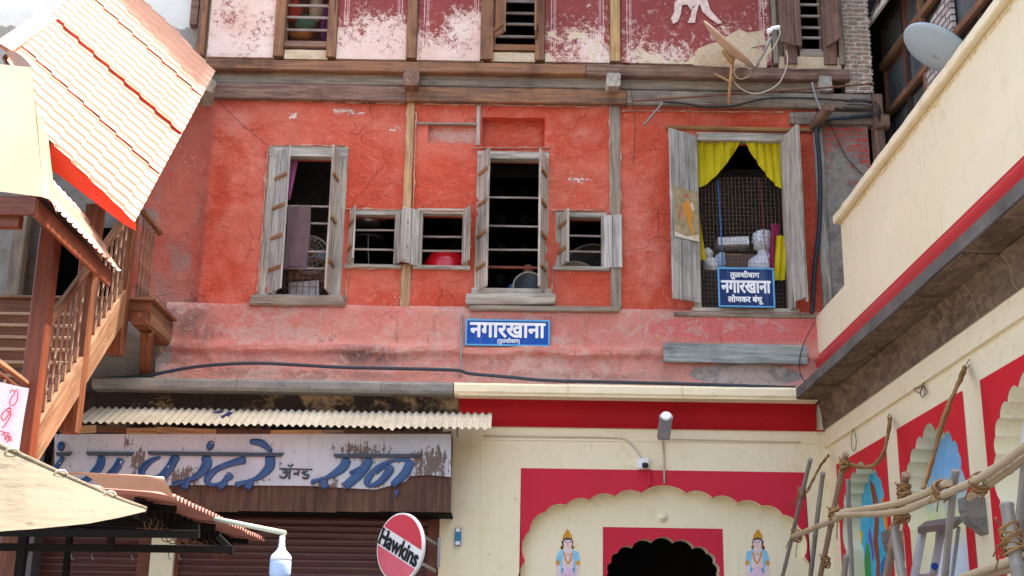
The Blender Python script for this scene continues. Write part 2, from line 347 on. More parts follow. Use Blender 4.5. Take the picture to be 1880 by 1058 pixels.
def bay():
    m = NT('broken_red_brick_and_cement', .93, .1)
    x = m.n.new('ShaderNodeTexBrick'); o = m.xyz(); cb = m.n.new('ShaderNodeCombineXYZ'); m.put(cb.inputs[0], o[0]); m.put(cb.inputs[1], o[2])
    m.put(x.inputs['Vector'], m.vadd(cb.outputs[0], m.vmul(m.nzc(6.), (.08, .07, 0)))); x.inputs['Scale'].default_value = 1; x.inputs['Brick Width'].default_value = .2; x.inputs['Row Height'].default_value = .075; x.inputs['Mortar Size'].default_value = .012
    x.inputs['Color1'].default_value = S(196,92,80); x.inputs['Color2'].default_value = S(176,104,92); x.inputs['Mortar'].default_value = S(140,128,118)
    n = m.nz(1.7, 5, .6, dist=.5); z = o[2]
    gm = m.math('ADD', n, m.mr(z, Z_(1550, 250), Z_(1550, 480), -.02, .24)); g = m.thr(gm, .52, .03)
    n2 = m.nz(9, 5, .7); cem = m.mix(m.mr(n2, .35, .65), S(136,128,120), S(170,160,148))
    c = m.mix(g, x.outputs['Color'], cem); c = m.mix(m.mr(m.nz(4, 5, .7), .55, .7, 0, .5), c, S(90,76,70))
    m.col(c); m.bump(m.math('ADD', m.math('MULTIPLY', x.outputs['Fac'], -.5), m.math('ADD', n2, m.math('MULTIPLY', g, .8))), .8, .02); return m.m
M['bay_wall'] = bay()
def panel_mat(X0, X1, Z0, Z1, seed, t0, t1, ochre=0., side=0.):
    """maroon painted plaster, flaking to white towards the foot, ruled white borders"""
    m = NT('flaking_maroon_panel', .9, .1); o = m.xyz(); off = (seed*3.1, 0, seed*1.7); P = m.vadd(m.P, off)
    n1 = m.nz(2.2, 4, .6, P, .3); n2 = m.nz(13, 7, .78, P, .3); n3 = m.nz(60, 3, .65, P)
    c = m.mix(m.mr(n1, .35, .65), S(150,76,72), S(132,66,66)); c = m.mix(m.mr(n2, .5, .75, 0, .3), c, S(170,92,86))
    dx = m.math('MINIMUM', m.math('SUBTRACT', o[0], X0), m.math('SUBTRACT', X1, o[0])); dz = m.math('SUBTRACT', o[2], Z0); d = m.math('MINIMUM', dx, dz)
    def band(a, b): return m.mul(m.thr(d, a, .0015), m.inv(m.thr(d, b, .0015)))
    ln = m.math('MAXIMUM', band(.075, .085), m.math('MAXIMUM', band(.11, .117), m.mul(band(.125, .14), m.thr(m.math('SINE', m.math('MULTIPLY', m.math('ADD', o[0], o[2]), 330)), .0, .3))))
    c = m.mix(m.mul(ln, m.mr(n2, .38, .5, .2, .8)), c, S(232,206,200))
    h = m.mr(o[2], Z0, Z0+.85)
    sd = m.mr(o[0], X0, X1, -side, side)
    fld = m.math('ADD', m.math('ADD', m.math('ADD', m.math('MULTIPLY', n2, .46), m.math('MULTIPLY', n3, .24)), m.math('MULTIPLY', n1, .30)), sd)
    wht = m.thr(m.math('SUBTRACT', fld, m.mr(h, 0, 1, t0, t1)), 0, .03)
    wc = m.mix(m.mr(m.nz(3, 5, .6, P), .35, .65), S(240,222,208), S(232,200,184)); wc = m.mix(m.mr(n3, .55, .7, 0, .4), wc, S(214,170,152))
    c = m.mix(m.math('MULTIPLY', wht, .92), c, wc); c = m.mix(m.math('MULTIPLY', m.thr(n2, .60, .01), .5), c, S(206,160,150))
    if ochre:
        oc = m.thr(m.math('ADD', n1, m.mr(h, 0, 1, .08, -.05)), ochre, .01); c = m.mix(oc, c, m.mix(n2, S(206,188,154), S(226,212,182)))
    m.col(c); m.bump(m.math('SUBTRACT', m.math('MULTIPLY', n2, .5), m.math('MULTIPLY', wht, .5)), .5, .008); return m.m
def tanplaster():
    m = NT('bare_tan_mud_plaster', .95, .08); n1 = m.nz(5, 6, .7, dist=.5); n2 = m.nz(24, 5, .7)
    c = m.mix(m.mr(n1, .35, .65), S(206,182,148), S(226,208,178)); c = m.mix(m.mr(n2, .55, .7, 0, .5), c, S(150,116,90)); m.col(c); m.bump(m.math('ADD', n1, n2), .9, .03); return m.m
M['tan'] = tanplaster()
def whitewall():
    m = NT('whitewashed_wall', .92, .1); n1 = m.nz(1.6, 6, .65, dist=.4); n2 = m.nz(20, 5, .7)
    c = m.mix(m.mr(n1, .3, .7), S(240,238,230), S(226,222,210)); z = m.xyz()[2]
    g = m.thr(m.math('ADD', n1, m.mr(z, Z_(60, 60), Z_(60, 25), .3, -.3)), .5, .03); c = m.mix(g, c, m.mix(n2, S(140,134,126), S(182,176,166)))
    m.col(c); m.bump(m.math('ADD', n1, n2), .5, .02); return m.m
M['whitewall'] = whitewall()
def brickpier():
    m = NT('worn_old_brick', .95, .08); x = m.n.new('ShaderNodeTexBrick'); o = m.xyz(); cb = m.n.new('ShaderNodeCombineXYZ'); m.put(cb.inputs[0], m.math('ADD', o[0], m.math('MULTIPLY', o[1], .9))); m.put(cb.inputs[1], o[2])
    m.put(x.inputs['Vector'], m.vadd(cb.outputs[0], m.vmul(m.nzc(9.), (.025, .02, 0)))); x.inputs['Scale'].default_value = 1; x.inputs['Brick Width'].default_value = .17; x.inputs['Row Height'].default_value = .062; x.inputs['Mortar Size'].default_value = .016; x.inputs['Mortar Smooth'].default_value = .5
    x.inputs['Color1'].default_value = S(176,146,128); x.inputs['Color2'].default_value = S(164,140,124); x.inputs['Mortar'].default_value = S(206,194,176)
    n2 = m.nz(12, 5, .7); c = m.mix(m.mr(n2, .5, .7, 0, .5), x.outputs['Color'], S(186,170,152)); m.col(c)
    m.bump(m.math('ADD', m.math('MULTIPLY', x.outputs['Fac'], -1.), m.math('MULTIPLY', n2, .6)), 1., .02); return m.m
M['brick'] = brickpier()
# ------------------------------------------------------------------ the ground
def ground_mat():
    m = NT('darkened_court_paving', .9, .2); x = m.n.new('ShaderNodeTexBrick'); m.put(x.inputs['Vector'], m.P); x.inputs['Scale'].default_value = 1; x.inputs['Brick Width'].default_value = .9; x.inputs['Row Height'].default_value = .6; x.inputs['Mortar Size'].default_value = .008
    x.inputs['Color1'].default_value = S(112,110,106); x.inputs['Color2'].default_value = S(100,98,96); x.inputs['Mortar'].default_value = S(80,78,76)  # greys darkened so the unseen paving bounces less light onto the fronts
    n = m.nz(.7, 6, .6); m.col(m.mix(m.mr(n, .4, .7, 0, .35), x.outputs['Color'], S(104,102,98))); m.bump(x.outputs['Fac'], -.3, .01); return m.m
g = MB(); g.box(-150, 150, -150, 150, -.3, 0); g.build('ground', ground_mat(), kind='structure')
# ------------------------------------------------------------------ the old timber house
house = thing('timber_house', 'old red plastered timber house with flaking maroon panels on its upper storey, facing the viewer', 'house', (0, 0, 0))
def holed_wall(mb, X0, X1, Z0, Z1, holes, step=.05, amp=.012, depth=.22, yf=None, seed=0., Y=0.):
    def cuts(a, b, ed):
        n = max(1, round((b-a)/step)); r = [a+(b-a)*i/n for i in range(n+1)]
        r = [t for t in r if all(abs(t-e) > step*.45 for e in ed)] + [e for e in ed if a <= e <= b]
        return sorted(set(r+[a, b]))
    xs = cuts(X0, X1, [e for h in holes for e in h[:2]]); zs = cuts(Z0, Z1, [e for h in holes for e in h[2:]])
    def pt(x, z):
        y = Y+(yf(x, z) if yf else 0)+amp*noise.noise(Vector((x*1.3, z*1.3, seed)))+amp*.5*noise.noise(Vector((x*5, z*5, seed+4)))
        return (x, y, z)
    G = {}
    def gv(i, j):
        if (i, j) not in G: G[(i, j)] = mb.v(pt(xs[i], zs[j]))
        return G[(i, j)]
    mb.sm = True
    def inhole(x, z): return any(h[0] < x < h[1] and h[2] < z < h[3] for h in holes)
    fill = {}
    for i in range(len(xs)-1):
        for j in range(len(zs)-1):
            if not inhole((xs[i]+xs[i+1])/2, (zs[j]+zs[j+1])/2): mb.f((gv(i, j), gv(i+1, j), gv(i+1, j+1), gv(i, j+1))); fill[(i, j)] = 1
    mb.sm = False
    if depth:
        for (i, j) in list(fill):
            for (a, b, di, dj) in (((i, j), (i, j+1), -1, 0), ((i+1, j), (i+1, j+1), 1, 0), ((i, j), (i+1, j), 0, -1), ((i, j+1), (i+1, j+1), 0, 1)):
                k = (i+di, j+dj)
                if k in fill: continue
                p, q = Vector(pt(xs[a[0]], zs[a[1]])), Vector(pt(xs[b[0]], zs[b[1]]))
                mb.f((mb.v(p), mb.v(q), mb.v((q.x, Y+depth, q.z)), mb.v((p.x, Y+depth, p.z))))
    return mb
WIN = {  # clear openings, photo pixels at mid-edge
 'w1': RC(512, 288, 610, 543), 'w2': RC(650, 395, 725, 487), 'w3': RC(775, 393, 850, 489), 'w4': RC(888, 292, 992, 531), 'w5': RC(1036, 399, 1104, 491), 'w6': RC(1284, 259, 1441, 567)}
NICHE = RC(885, 216, 1000, 270)
ZB, ZT = Z_(800, 566), Z_(800, 172)
XL, XR = X_(235, 400), X_(1508, 400)
xs_ = X_(380, 380)
def yf(x, z):
    d = max(0, min(1, (xs_-x)/.10)); y = .10*d*d*(3-2*d)
    b = (x-xs_)/.05
    if abs(b) < 1.6: y -= .018*math.exp(-b*b*1.5)
    if x < -4: y += .03*noise.noise(Vector((x*1.5, z*1.1, 2)))
    return y
mb = MB(); fr = .055
holes = [(a-fr*.5, b+fr*.5, c-.03, d+.03) for (a, b, c, d) in WIN.values()]
REC = RC(786, 231, 876, 263); holes += [NICHE, REC]
holed_wall(mb, XL, XR, ZB, ZT, holes, .035, .03, .24, yf); mb.build('red_wall', M['red'], house)
mb = MB(); a_, b_, c__, d_ = NICHE; holed_wall(mb, a_-.02, b_+.02, c__-.02, d_+.02, [], .03, .02, 0, None, 4, .15); mb.build('niche_back', M['red'], house)
mb = MB(); a_, b_, c__, d_ = REC; holed_wall(mb, a_-.02, b_+.02, c__-.02, d_+.02, [], .03, .03, 0, None, 6, .055); mb.build('recess_back', M['plinth'], house)
def limemat():
    m = NT('broken_lime_edge', .95, .05); n = m.nz(12, 6, .75); m.col(m.mix(m.mr(n, .35, .65), S(206,172,152), S(168,124,104))); m.bump(n, .8, .02); return m.m
M['lime'] = limemat()
def ragged(pa, pb, w_, y=-.034, jag=.9):     # torn edge of the plaster coat along a timber
    a, b = W(*pa, y), W(*pb, y); L = (b-a).length; n = max(4, int(L/.03)); d = (b-a).normalized(); q = Vector((-d.z, 0, d.x)); A_ = [], []
    mb = MB(); pts = [a+d*(L*i/n)+q*w_*(.06+jag*1.1*max(0, noise.noise(Vector((i*.17, pa[0], 1))))+.15*random.random()*jag) for i in range(n+1)]+[b-(b-a)*(i/n)-q*w_*(.06+jag*1.1*max(0, noise.noise(Vector((i*.21, pa[1], 7))))) for i in range(n+1)]
    mb.prism(pts, (0, .03, 0)); return mb.build('plaster_edge', M['lime'], house)
for pa, pb, w_ in (((748,196),(741,392),.07), ((764,205),(758,390),.04), ((491,275),(473,540),.04), ((634,384),(748,385),.035), ((764,386),(862,387),.035), ((1014,386),(1112,386),.03), ((1119,195),(1120,392),.03), ((1138,205),(1140,560),.03), ((640,500),(632,556),.03), ((1016,490),(1012,545),.03), ((740,495),(734,566),.03), ((752,500),(748,566),.03), ((400,182),(740,190),.02), ((775,191),(1115,196),.02), ((1142,203),(1440,206),.02), ((498,267),(634,267),.025), ((868,271),(1010,271),.025), ((1016,492),(1116,494),.02), ((630,492),(735,494),.03)): ragged(pa, pb, w_)
# dark rooms behind the windows
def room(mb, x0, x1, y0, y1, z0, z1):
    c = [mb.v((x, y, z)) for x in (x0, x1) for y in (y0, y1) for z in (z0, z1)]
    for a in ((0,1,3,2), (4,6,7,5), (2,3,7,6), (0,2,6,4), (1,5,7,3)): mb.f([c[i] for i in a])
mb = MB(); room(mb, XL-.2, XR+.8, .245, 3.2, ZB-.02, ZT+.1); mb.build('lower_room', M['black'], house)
# diamond fretwork screen standing in the dark room behind the middle windows
mb = MB(); p0, p1 = W(640, 540, 1.2), W(1120, 330, 1.2); mb.box(p0.x, p1.x, 1.2, 1.22, p0.z, p1.z)
def fret():
    m = NT('dark_diamond_fretwork', .95, 0.); o = m.xyz(); f = lambda q, k: m.math('ABSOLUTE', m.math('SUBTRACT', m.math('FRACT', m.math('MULTIPLY', q, k)), .5))
    d = m.math('ADD', f(o[0], 3.2), f(o[2], 2.4)); m.col(m.mix(m.thr(d, .24, .01), (.014,.014,.014,1), (.003,.003,.003,1))); return m.m
mb.build('fretwork_screen', fret(), house)
# ---- windows
def shutter(win, hx, hy, z0, z1, width, ang, left, mats, planks=3, battens=(.2, .5, .8), rail=None, worn=0., frame=False, thick=.026):
    """hinge at (hx, hy); ang = how far it is opened from closed; left: hinged on its left side"""
    mb = MB(); H = z1-z0; pw = width/planks; mb.mi = 0
    for i in range(planks):
        dz = random.uniform(0, worn)
        mb.timber((pw*(i+.5), 0, dz+random.uniform(0, .01)), (pw*(i+.5), 0, H-random.uniform(0, .008)), pw-.009, thick+random.uniform(-.004, .004), (0,1,0), .004, jit=.004)
    if frame:
        mb.timber((width-.03, -thick*.95, .005), (width-.03, -thick*.95, H-.003), .05, .014, (0,1,0), .003, jit=.004)
    mb.mi = 1
    for b in battens:
        mb.timber((.012, -thick*.95, H*b), (width-.012-(.05 if frame else 0), -thick*.95, H*b+random.uniform(-.006, .006)), .018, .045 if not frame else .07, (0,0,1), .004, jit=.006)
    a = -ang if left else math.pi+ang
    if not left:
        for v in mb.bm.verts: v.co.y = -v.co.y
    mb.xf(Matrix.Translation((hx, hy, z0)) @ Matrix.Rotation(a, 4, 'Z'))
    return mb.build('shutter', mats, win, org=Vector((hx, hy, z0)))
def window(name, x0, x1, z0, z1, fw, fd, mat, y=-.012, sill=.05, head=None, nb=None, barmat=None, br=.011, fl=None, frw=None):
    head = head or fw; fl = fw if fl is None else fl; frw = fw if frw is None else frw
    mb = MB()
    mb.timber((x0-fl/2, y+fd/2, z0), (x0-fl/2, y+fd/2, z1), fl, fd, (0,1,0), .006, jit=.004)
    mb.timber((x1+frw/2, y+fd/2, z0), (x1+frw/2, y+fd/2, z1), frw, fd, (0,1,0), .006, jit=.004)
    mb.timber((x0-fl, y+fd/2-.004, z1+head/2), (x1+frw, y+fd/2-.004, z1+head/2), fd, head, (0,0,1), .006, jit=.004)
    wnd = mb.build('window', mat, house)
    if sill:
        mb = MB(); mb.timber((x0-fl-.03, y+fd/2-.02, z0-sill/2), (x1+frw+.03, y+fd/2-.02, z0-sill/2), fd+.03, sill, (0,0,1), .008, jit=.006); mb.build('sill', mat, wnd)
    for zb in (nb or []):
        mb = MB(); mb.timber((x0-.002, y+.07, zb), (x1+.002, y+.07, zb+random.uniform(-.006, .006)), br*2, br*2.2, (0,0,1), .005, jit=.01); mb.build('bar', barmat or M['bar_wood'], wnd)
    return wnd
GW, BW, BT = M['grey_wood'], M['blue_wood'], M['batten']
# w1, tall left window
x0, x1, z0, z1 = WIN['w1']
w1 = window('w1', x0, x1, z0, z1, .085, .13, GW, sill=.075, head=.14, fl=.19, frw=.15, nb=[Z_(570, y, .07) for y in (380, 411, 463, 494)])
shutter(w1, x0-.075, -.02, z0, z1+.05, .30, R(48), True, [BW, BT], 3, (.16, .38, .59, .80), worn=.02)
shutter(w1, x1+.03, -.02, z0, z1+.05, .29, R(84), False, [GW, BT], 3, (.2, .5, .8), worn=.02)
# w2, w3, w5: the small windows
x0, x1, z0, z1 = WIN['w2']
w2 = window('w2', x0, x1, z0, z1, .07, .11, GW, sill=.05, nb=[Z_(688, y, .07) for y in (424, 459)])
shutter(w2, x0-.045, -.02, z0-.02, z1+.02, .30, R(74), True, [GW, BT], 2, (.28, .74), worn=.02)
shutter(w2, x1+.0, -.03, z0-.02, z1+.03, .26, R(128), False, [GW, BT], 2, (.28, .74), worn=.02)
x0, x1, z0, z1 = WIN['w3']
w3 = window('w3', x0, x1, z0, z1, .07, .11, GW, sill=.05, nb=[Z_(812, y, .07) for y in (436, 462)])
shutter(w3, x0-.04, -.03, z0-.02, z1+.03, .25, R(140), True, [BW, BT], 2, (.28, .74), worn=.02)  # bluish light on this leaf is put into its wood colour
shutter(w3, x1+.0, -.03, z0-.01, z1+.03, .24, R(112), False, [GW, BT], 2, (.28, .74), worn=.02)
x0, x1, z0, z1 = WIN['w4']
w4 = window('w4', x0, x1, z0, z1, .10, .14, GW, sill=.10, head=.10, nb=[Z_(940, y, .07) for y in (364, 416, 460)])
mb = MB(); zb = Z_(940, 492, .07); mb.timber((x0, .058, zb), (x1, .058, zb), .03, .03, (0,0,1), .008, jit=.01); mb.build('bar', M['bar_red'], w4)
mb = MB(); zz = Z_(940, 540, -.03); mb.timber((x0-.02, .03, z0-.002-.035), (x1+.02, .03, z0-.002-.035), .12, .075, (0,0,1), .006, jit=.004); mb.build('threshold', M['bar_red'], w4)
shutter(w4, x0-.06, -.03, z0-.06, z1+.03, .30, R(66), True, [GW, BT], 2, (.16, .39, .62, .85), worn=.02)
shutter(w4, x1+.055, -.03, z0-.06, z1+.03, .29, R(75), False, [GW, BT], 2, (.16, .39, .62, .85), worn=.02)
x0, x1, z0, z1 = WIN['w5']
w5 = window('w5', x0, x1, z0, z1, .065, .11, GW, sill=.05, nb=[Z_(1070, y, .07) for y in (434, 463)], fl=.11)
shutter(w5, x0-.05, -.02, z0-.02, z1+.03, .26, R(70), True, [GW, BT], 2, (.28, .74), worn=.02)
shutter(w5, x1+.02, -.03, z0-.02, z1+.02, .24, R(172), False, [BW, BT], 2, (.28, .72), worn=.02)
# w6, the big window on the right
x0, x1, z0, z1 = WIN['w6']
w6 = window('w6', x0, x1, z0, z1, .09, .12, GW, sill=.06, head=.11)
shutter(w6, x0-.01, -.03, z0+.02, z1+.05, .45, R(148), True, [BW, GW], 3, (.38, .62, .955), worn=.05)
shutter(w6, x1+.01, -.03, z0-.02, z1+.04, .44, R(103), False, [GW, GW], 3, (.36, .68, .955), worn=.08, frame=True)
mb = MB()                        # wire mesh across the big window
zm = Z_(1360, 327, .09)
n = 22
for i in range(n+1): x = x0+(x1-x0)*i/n; mb.tube([(x, .09, z0), (x+.004*math.sin(i), .09, zm)], .0018, 4)
n = 31
for i in range(n+1): z = z0+(zm-z0)*i/n; mb.tube([(x0+(x1-x0)*k/6, .094+.006*math.sin(k*2+i), z+.006*math.sin(k*1.3+i*.5)) for k in range(7)], .0018, 4)
mb.build('wire_mesh', plain('grey_brown_wire', S(128,108,92), .6, .3), w6)
mb = MB(); mb.timber((x0-.35, -.03, z0-.10), (x1+.32, -.03, z0-.10), .10, .055, (0,0,1), .01, jit=.006); mb.build('sill_board', M['grey_beam'], house)
mb = MB(); mb.timber((x0-.40, -.03, z1+.155), (x1+.42, -.03, z1+.145), .05, .05, (0,0,1), .01, jit=.006); mb.build('lintel', M['batten'], house)
# wire grille in the tall left window
x0, x1, z0, z1 = WIN['w1']
mb = MB(); zt = Z_(560, 448, .1)
for i in range(9): x = x0+.02+(x1-x0-.04)*i/8; mb.tube([(x, .105, z0), (x, .105, zt-.22*abs(i/8-.45))], .005, 5)
for i in range(5): z = z0+.03+(zt-.2-z0)*i/4.4; mb.tube([(x0, .11, z), (x1, .11, z)], .005, 5)
mb.build('grille', M['rust'], w1)
# ---- timber posts between the bays
def post(pxa, pya, pyb, w_, mat, y=-.02, d=.1, jit=.008, name='post'):
    mb = MB(); X = (X_(pxa, pya)); za, zb = Z_(pxa, pya), Z_(pxa, pyb)
    mb.timber((X, y+d/2, zb), (X, y+d/2, za), w_, d, (0,1,0), .01, jit=jit); return mb.build(name, mat, house)
post(755, 186, 390, .10, M['tan_post'], -.035, jit=.02); post(746, 487, 565, .12, M['tan_post'], -.03, jit=.012)
mb = MB()                        # plaster torn off along the post
post(1128, 188, 570, .13, M['grey_beam'], -.04, jit=.01)
post(1500, 235, 580, .12, M['grey_wood'], -.045, jit=.012)
post(879, 196, 268, .05, M['grey_wood'], -.03, jit=.02, name='stud')
mb = MB(); mb.timber((X_(766, 228), -.01, Z_(766, 228)), (X_(876, 230), -.01, Z_(876, 230)), .06, .035, (0,0,1), .01, jit=.02); mb.build('rail', M['grey_beam'], house)
# window boards under the openings, blackened and cracked
mb = MB(); mb.timber((X_(462, 556), -.05, Z_(462, 556)), (X_(634, 556), -.05, Z_(634, 556)), .14, .13, (0,0,1), .02, jit=.02, ends=.03); mb.build('window_board', M['grey_beam'], house)
mb = MB(); mb.timber((X_(856, 553), -.05, Z_(856, 553)), (X_(1018, 553), -.05, Z_(1018, 553)), .14, .13, (0,0,1), .02, jit=.012, ends=.02); mb.build('window_board', M['grey_wood'], house)
mb = MB(); mb.timber((X_(862, 569), -.06, Z_(862, 569)), (X_(1135, 572), -.06, Z_(1135, 572)), .1, .07, (0,0,1), .02, jit=.02); mb.build('window_board', M['grey_beam'], house)
# ---- beams between the storeys
def beam(pa, pb, hpx, y, d, mat, jit=.004, seg=None, name='beam'):
    a, b = W(*pa, y), W(*pb, y); h = hpx/F*(y-CAM.y); mb = MB(); mb.timber((a.x, y+d/2, a.z), (b.x, y+d/2, b.z), d, h, (0,0,1), .012, jit=jit, seg=seg or 50); return mb.build(name, mat, house)
beam((368, 117), (1075, 127), 22, -.16, .30, M['brown_beam'], .006); beam((1076, 127.5), (1560, 137), 25, -.155, .28, M['dark_beam'], .006)
beam((384, 137), (1530, 155), 35, -.04, .2, M['grey_beam'], .002)
beam((386, 165), (745, 172), 33, -.10, .24, M['dark_beam'], .005); beam((746, 172), (1150, 178), 32, -.10, .24, M['brown_beam'], .005); beam((1151, 178), (1600, 186), 31, -.095, .24, M['grey_beam'], .006)
beam((1450, 216), (1610, 216), 26, -.06, .2, M['grey_beam'], .008)
def joist(px, py, w_, h, mat, out):
    mb = MB(); p = W(px, py, -.16-out); mb.timber((p.x, -.16-out, p.z), (p.x, .2, p.z), w_, h, (0,0,1), .02, jit=.01, seg=4); mb.build('joist_end', mat, house)
joist(755, 142, .20, .22, M['dark_beam'], .12); joist(1127, 146, .18, .19, M['grey_wood'], .12); joist(1516, 152, .16, .20, M['grey_wood'], .0)
mb = MB(); a, b = W(1524, 196, -.5), W(1494, 232, -.05); mb.timber(a, b, .12, .12, (0,0,1), .02, jit=.03, seg=5); mb.build('joist_stub', M['dark_beam'], house)
mb = MB(); a, b = W(378, 180, -.35), W(384, 150, .1); mb.timber(a, b, .18, .2, (0,0,1), .03, jit=.03, seg=4); mb.build('joist_stub', M['grey_beam'], house)
# ---- upper storey
YU = -.07
ZU0 = Z_(800, 110, YU); ZTOP = 11.3
PX = [('p', 384, 507, .45, .44, 0, .0, 1), ('p', 620, 748, .40, .575, 0, 0, 2), ('p', 767, 889, .40, .575, 0, .02, 3), ('p', 1001, 1119, .46, .575, .62, .03, 4), ('p', 1140, 1414, .49, .58, .62, .0, 5)]
SOK = {'u1': RC(527, -60, 603, 76, YU), 'u2': RC(911, -60, 985, 82, YU), 'u3': RC(1468, -60, 1508, 94, YU)}
for (_, a, b, t0, t1, oc, sd, seed) in PX:
    xa, xb = X_(a, 55, YU), X_(b, 55, YU); z0 = Z_((a+b)/2, 106+.015*((a+b)/2-500), YU)
    mb = MB(); holed_wall(mb, xa, xb, z0, ZTOP, [], .06, .012, .15, None, seed, YU); mb.build('maroon_panel', panel_mat(xa, xb, z0, ZTOP, seed, t0, t1, oc, sd), house)
mb = MB(); xa, xb = X_(372, 50, .02), X_(1560, 50, .02)
holed_wall(mb, xa, xb, ZU0-.05, ZTOP, [(s[0]-.02, s[1]+.02, s[2]-.02, s[3]+.02) for s in SOK.values()], .12, .01, .2, None, 3, .02); mb.build('upper_wall', M['tan'], house)
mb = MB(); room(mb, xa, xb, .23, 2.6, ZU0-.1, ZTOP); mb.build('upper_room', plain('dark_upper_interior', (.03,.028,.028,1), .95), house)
for (px, w_, mt) in ((372, .10, 'brown_beam'), (515, .13, 'brown_beam'), (611, .12, 'brown_beam'), (757, .13, 'brown_beam'), (895, .17, 'brown_beam'), (991, .12, 'brown_beam'), (1129, .13, 'tan_post'), (1421, .06, 'grey_beam'), (1447, .16, 'dark_beam'), (1520, .17, 'dark_beam'), (1541, .07, 'grey_beam')):
    X = X_(px, 50, YU); mb = MB(); z0 = Z_(px, 106+.015*(px-500), YU)
    mb.timber((X, YU-.0, z0), (X, YU-.0, ZTOP), w_, .12, (0,1,0), .012, jit=.006); mb.build('post', M[mt], house)
mb = MB(); p = W(372, 120, .1); mb.box(p.x-.08, p.x+.02, .0, .2, p.z, ZTOP); mb.build('corner_board', M['grey_beam'], house)
def usocket(k, bars, sillpx, mat, sm):
    x0, x1, z0, z1 = SOK[k]; mb = MB(); xm = (x0+x1)/2
    mb.timber((x0-.015, YU+.07, z0), (x0-.015, YU+.07, ZTOP-.2), .03, .1, (0,1,0), .004); mb.timber((x1+.015, YU+.07, z0), (x1+.015, YU+.07, ZTOP-.2), .03, .1, (0,1,0), .004)
    wd = mb.build('window', mat, house)
    mb = MB(); mb.timber((x0-.03, YU+.03, z0-.045), (x1+.03, YU+.03, z0-.045), .1, .085, (0,0,1), .008, jit=.005); mb.build('sill', sm, wd)
    for py in bars:
        z = Z_(900, py+.015*(px-900)*0, YU); mb = MB(); mb.timber((x0, YU+.06, z), (x1, YU+.06, z), .03, .035, (0,0,1), .006, jit=.004); mb.build('bar', M['bar_wood'], wd)
    return wd
u1 = usocket('u1', (-12, 12, 34, 57), 90, M['brown_beam'], M['dark_beam'])
u2 = usocket('u2', (-22, -2, 20, 40, 63), 88, M['brown_beam'], M['brown_beam'])
u3 = usocket('u3', (-4, 17, 38, 57, 80), 100, M['dark_beam'], M['grey_beam'])
x0, x1, z0, z1 = SOK['u1']
mb = MB()
for i in range(22): x = x0+(x1-x0)*i/21; mb.tube([(x, YU+.085, z0), (x, YU+.085, ZTOP-.3)], .0018, 4)
for i in range(36): z = z0+i*.025; mb.tube([(x0, YU+.088, z), (x1, YU+.088, z)], .0018, 4)
mb.build('wire_mesh', M['rust'], u1)
x0, x1, z0, z1 = SOK['u2']; shutter(u2, x0, YU-.07, z0+.03, ZTOP-.3, .25, R(60), True, [M['brown_beam'], M['brown_beam']], 2, (.07, .4, .7), worn=.03)
shutter(u2, x1, YU-.07, z0+.03, ZTOP-.3, .25, R(86), False, [M['brown_beam'], M['brown_beam']], 2, (.07, .4, .7), worn=.03)
x0, x1, z0, z1 = SOK['u3']; shutter(u3, x0-.01, YU-.07, z0, ZTOP-.3, .34, R(155), True, [M['dark_beam'], M['dark_beam']], 3, (.12, .45, .8), worn=.02)
shutter(u3, x1+.02, YU-.07, z0, ZTOP-.3, .30, R(110), False, [M['dark_beam'], M['dark_beam']], 2, (.12, .45, .8), worn=.03)
for (a, b, y0, y1) in ((522, 602, 92, 106), (902, 983, 96, 110), (1430, 1545, 104, 130)):
    q = RC(a, y0, b, y1, YU-.03); mb = MB(); holed_wall(mb, q[0], q[1], q[2]-.02, q[3], [], .025, .02, .12, None, a, YU-.02); mb.build('infill', M['tan'], house)
# bare patch where the plaster fell, beside the dish
mb = MB(); pts = [(1272, 120), (1280, 90), (1300, 82), (1322, 76), (1345, 60), (1358, 54), (1372, 60), (1402, 56), (1404, 82), (1378, 88), (1410, 95), (1408, 124), (1340, 124)]
mb.prism([W(a, b, YU-.022) for a, b in pts], (0, .03, 0)); mb.build('fallen_plaster_patch', M['tan'], house)
# animal's legs left of the painted frieze on the maroon panel
mb = MB()
for pl in ([(1238, 8), (1248, -6), (1290, -10), (1300, 4), (1276, 12), (1268, 18), (1262, 8), (1252, 10), (1250, 26), (1244, 40), (1236, 44), (1232, 34), (1238, 22)], [(1272, 8), (1284, 6), (1278, 26), (1276, 42), (1262, 42), (1268, 30)], [(1284, 4), (1298, -2), (1304, 18), (1318, 34), (1326, 42), (1318, 44), (1304, 34), (1290, 22)]):
    mb.prism([W(a, b, YU-.021) for a, b in pl], (0, .006, 0))
mb.build('painted_animal', plain('flaking_cream_paint', S(222,196,184), .9, .1, var=.2, scale=14), house)
# brick pier at the right end, and the broken bay under it
mb = MB(); xa, xb = X_(1546, 80, YU), X_(1597, 80, YU); z0 = Z_(1570, 172, YU)
zs = [z0+i*.0305 for i in range(int((ZTOP-z0)/.0305))]
mb.sheet(lambda u, v: (xa+(xb-xa)*min(u*1.4, 1)+(.012*math.sin(v*(ZTOP-z0)/.062*2*math.pi) if u*1.4 > .9 else 0)+.02*noise.noise(Vector((u*3, v*30, 1)))*(u > .5), YU-.02+.03*noise.noise(Vector((u*6, v*40, 5)))+(0 if u*1.4 <= 1 else (u*1.4-1)*1.5), z0+v*(ZTOP-z0)), 14, 150)
mb.build('brick_pier', M['brick'], house)
mb = MB(); mb.box(xa+.03, xb-.03, YU+.06, .8, z0, ZTOP); mb.build('pier_core', M['cement'], house)
q = RC(1508, 200, 1612, 660, 0.0); mb = MB(); holed_wall(mb, q[0]-.02, X_(1605, 400), Z_(1550, 716), Z_(1550, 175), [], .04, .05, .3, None, 8, .0); mb.build('broken_bay_wall', M['bay_wall'], house)
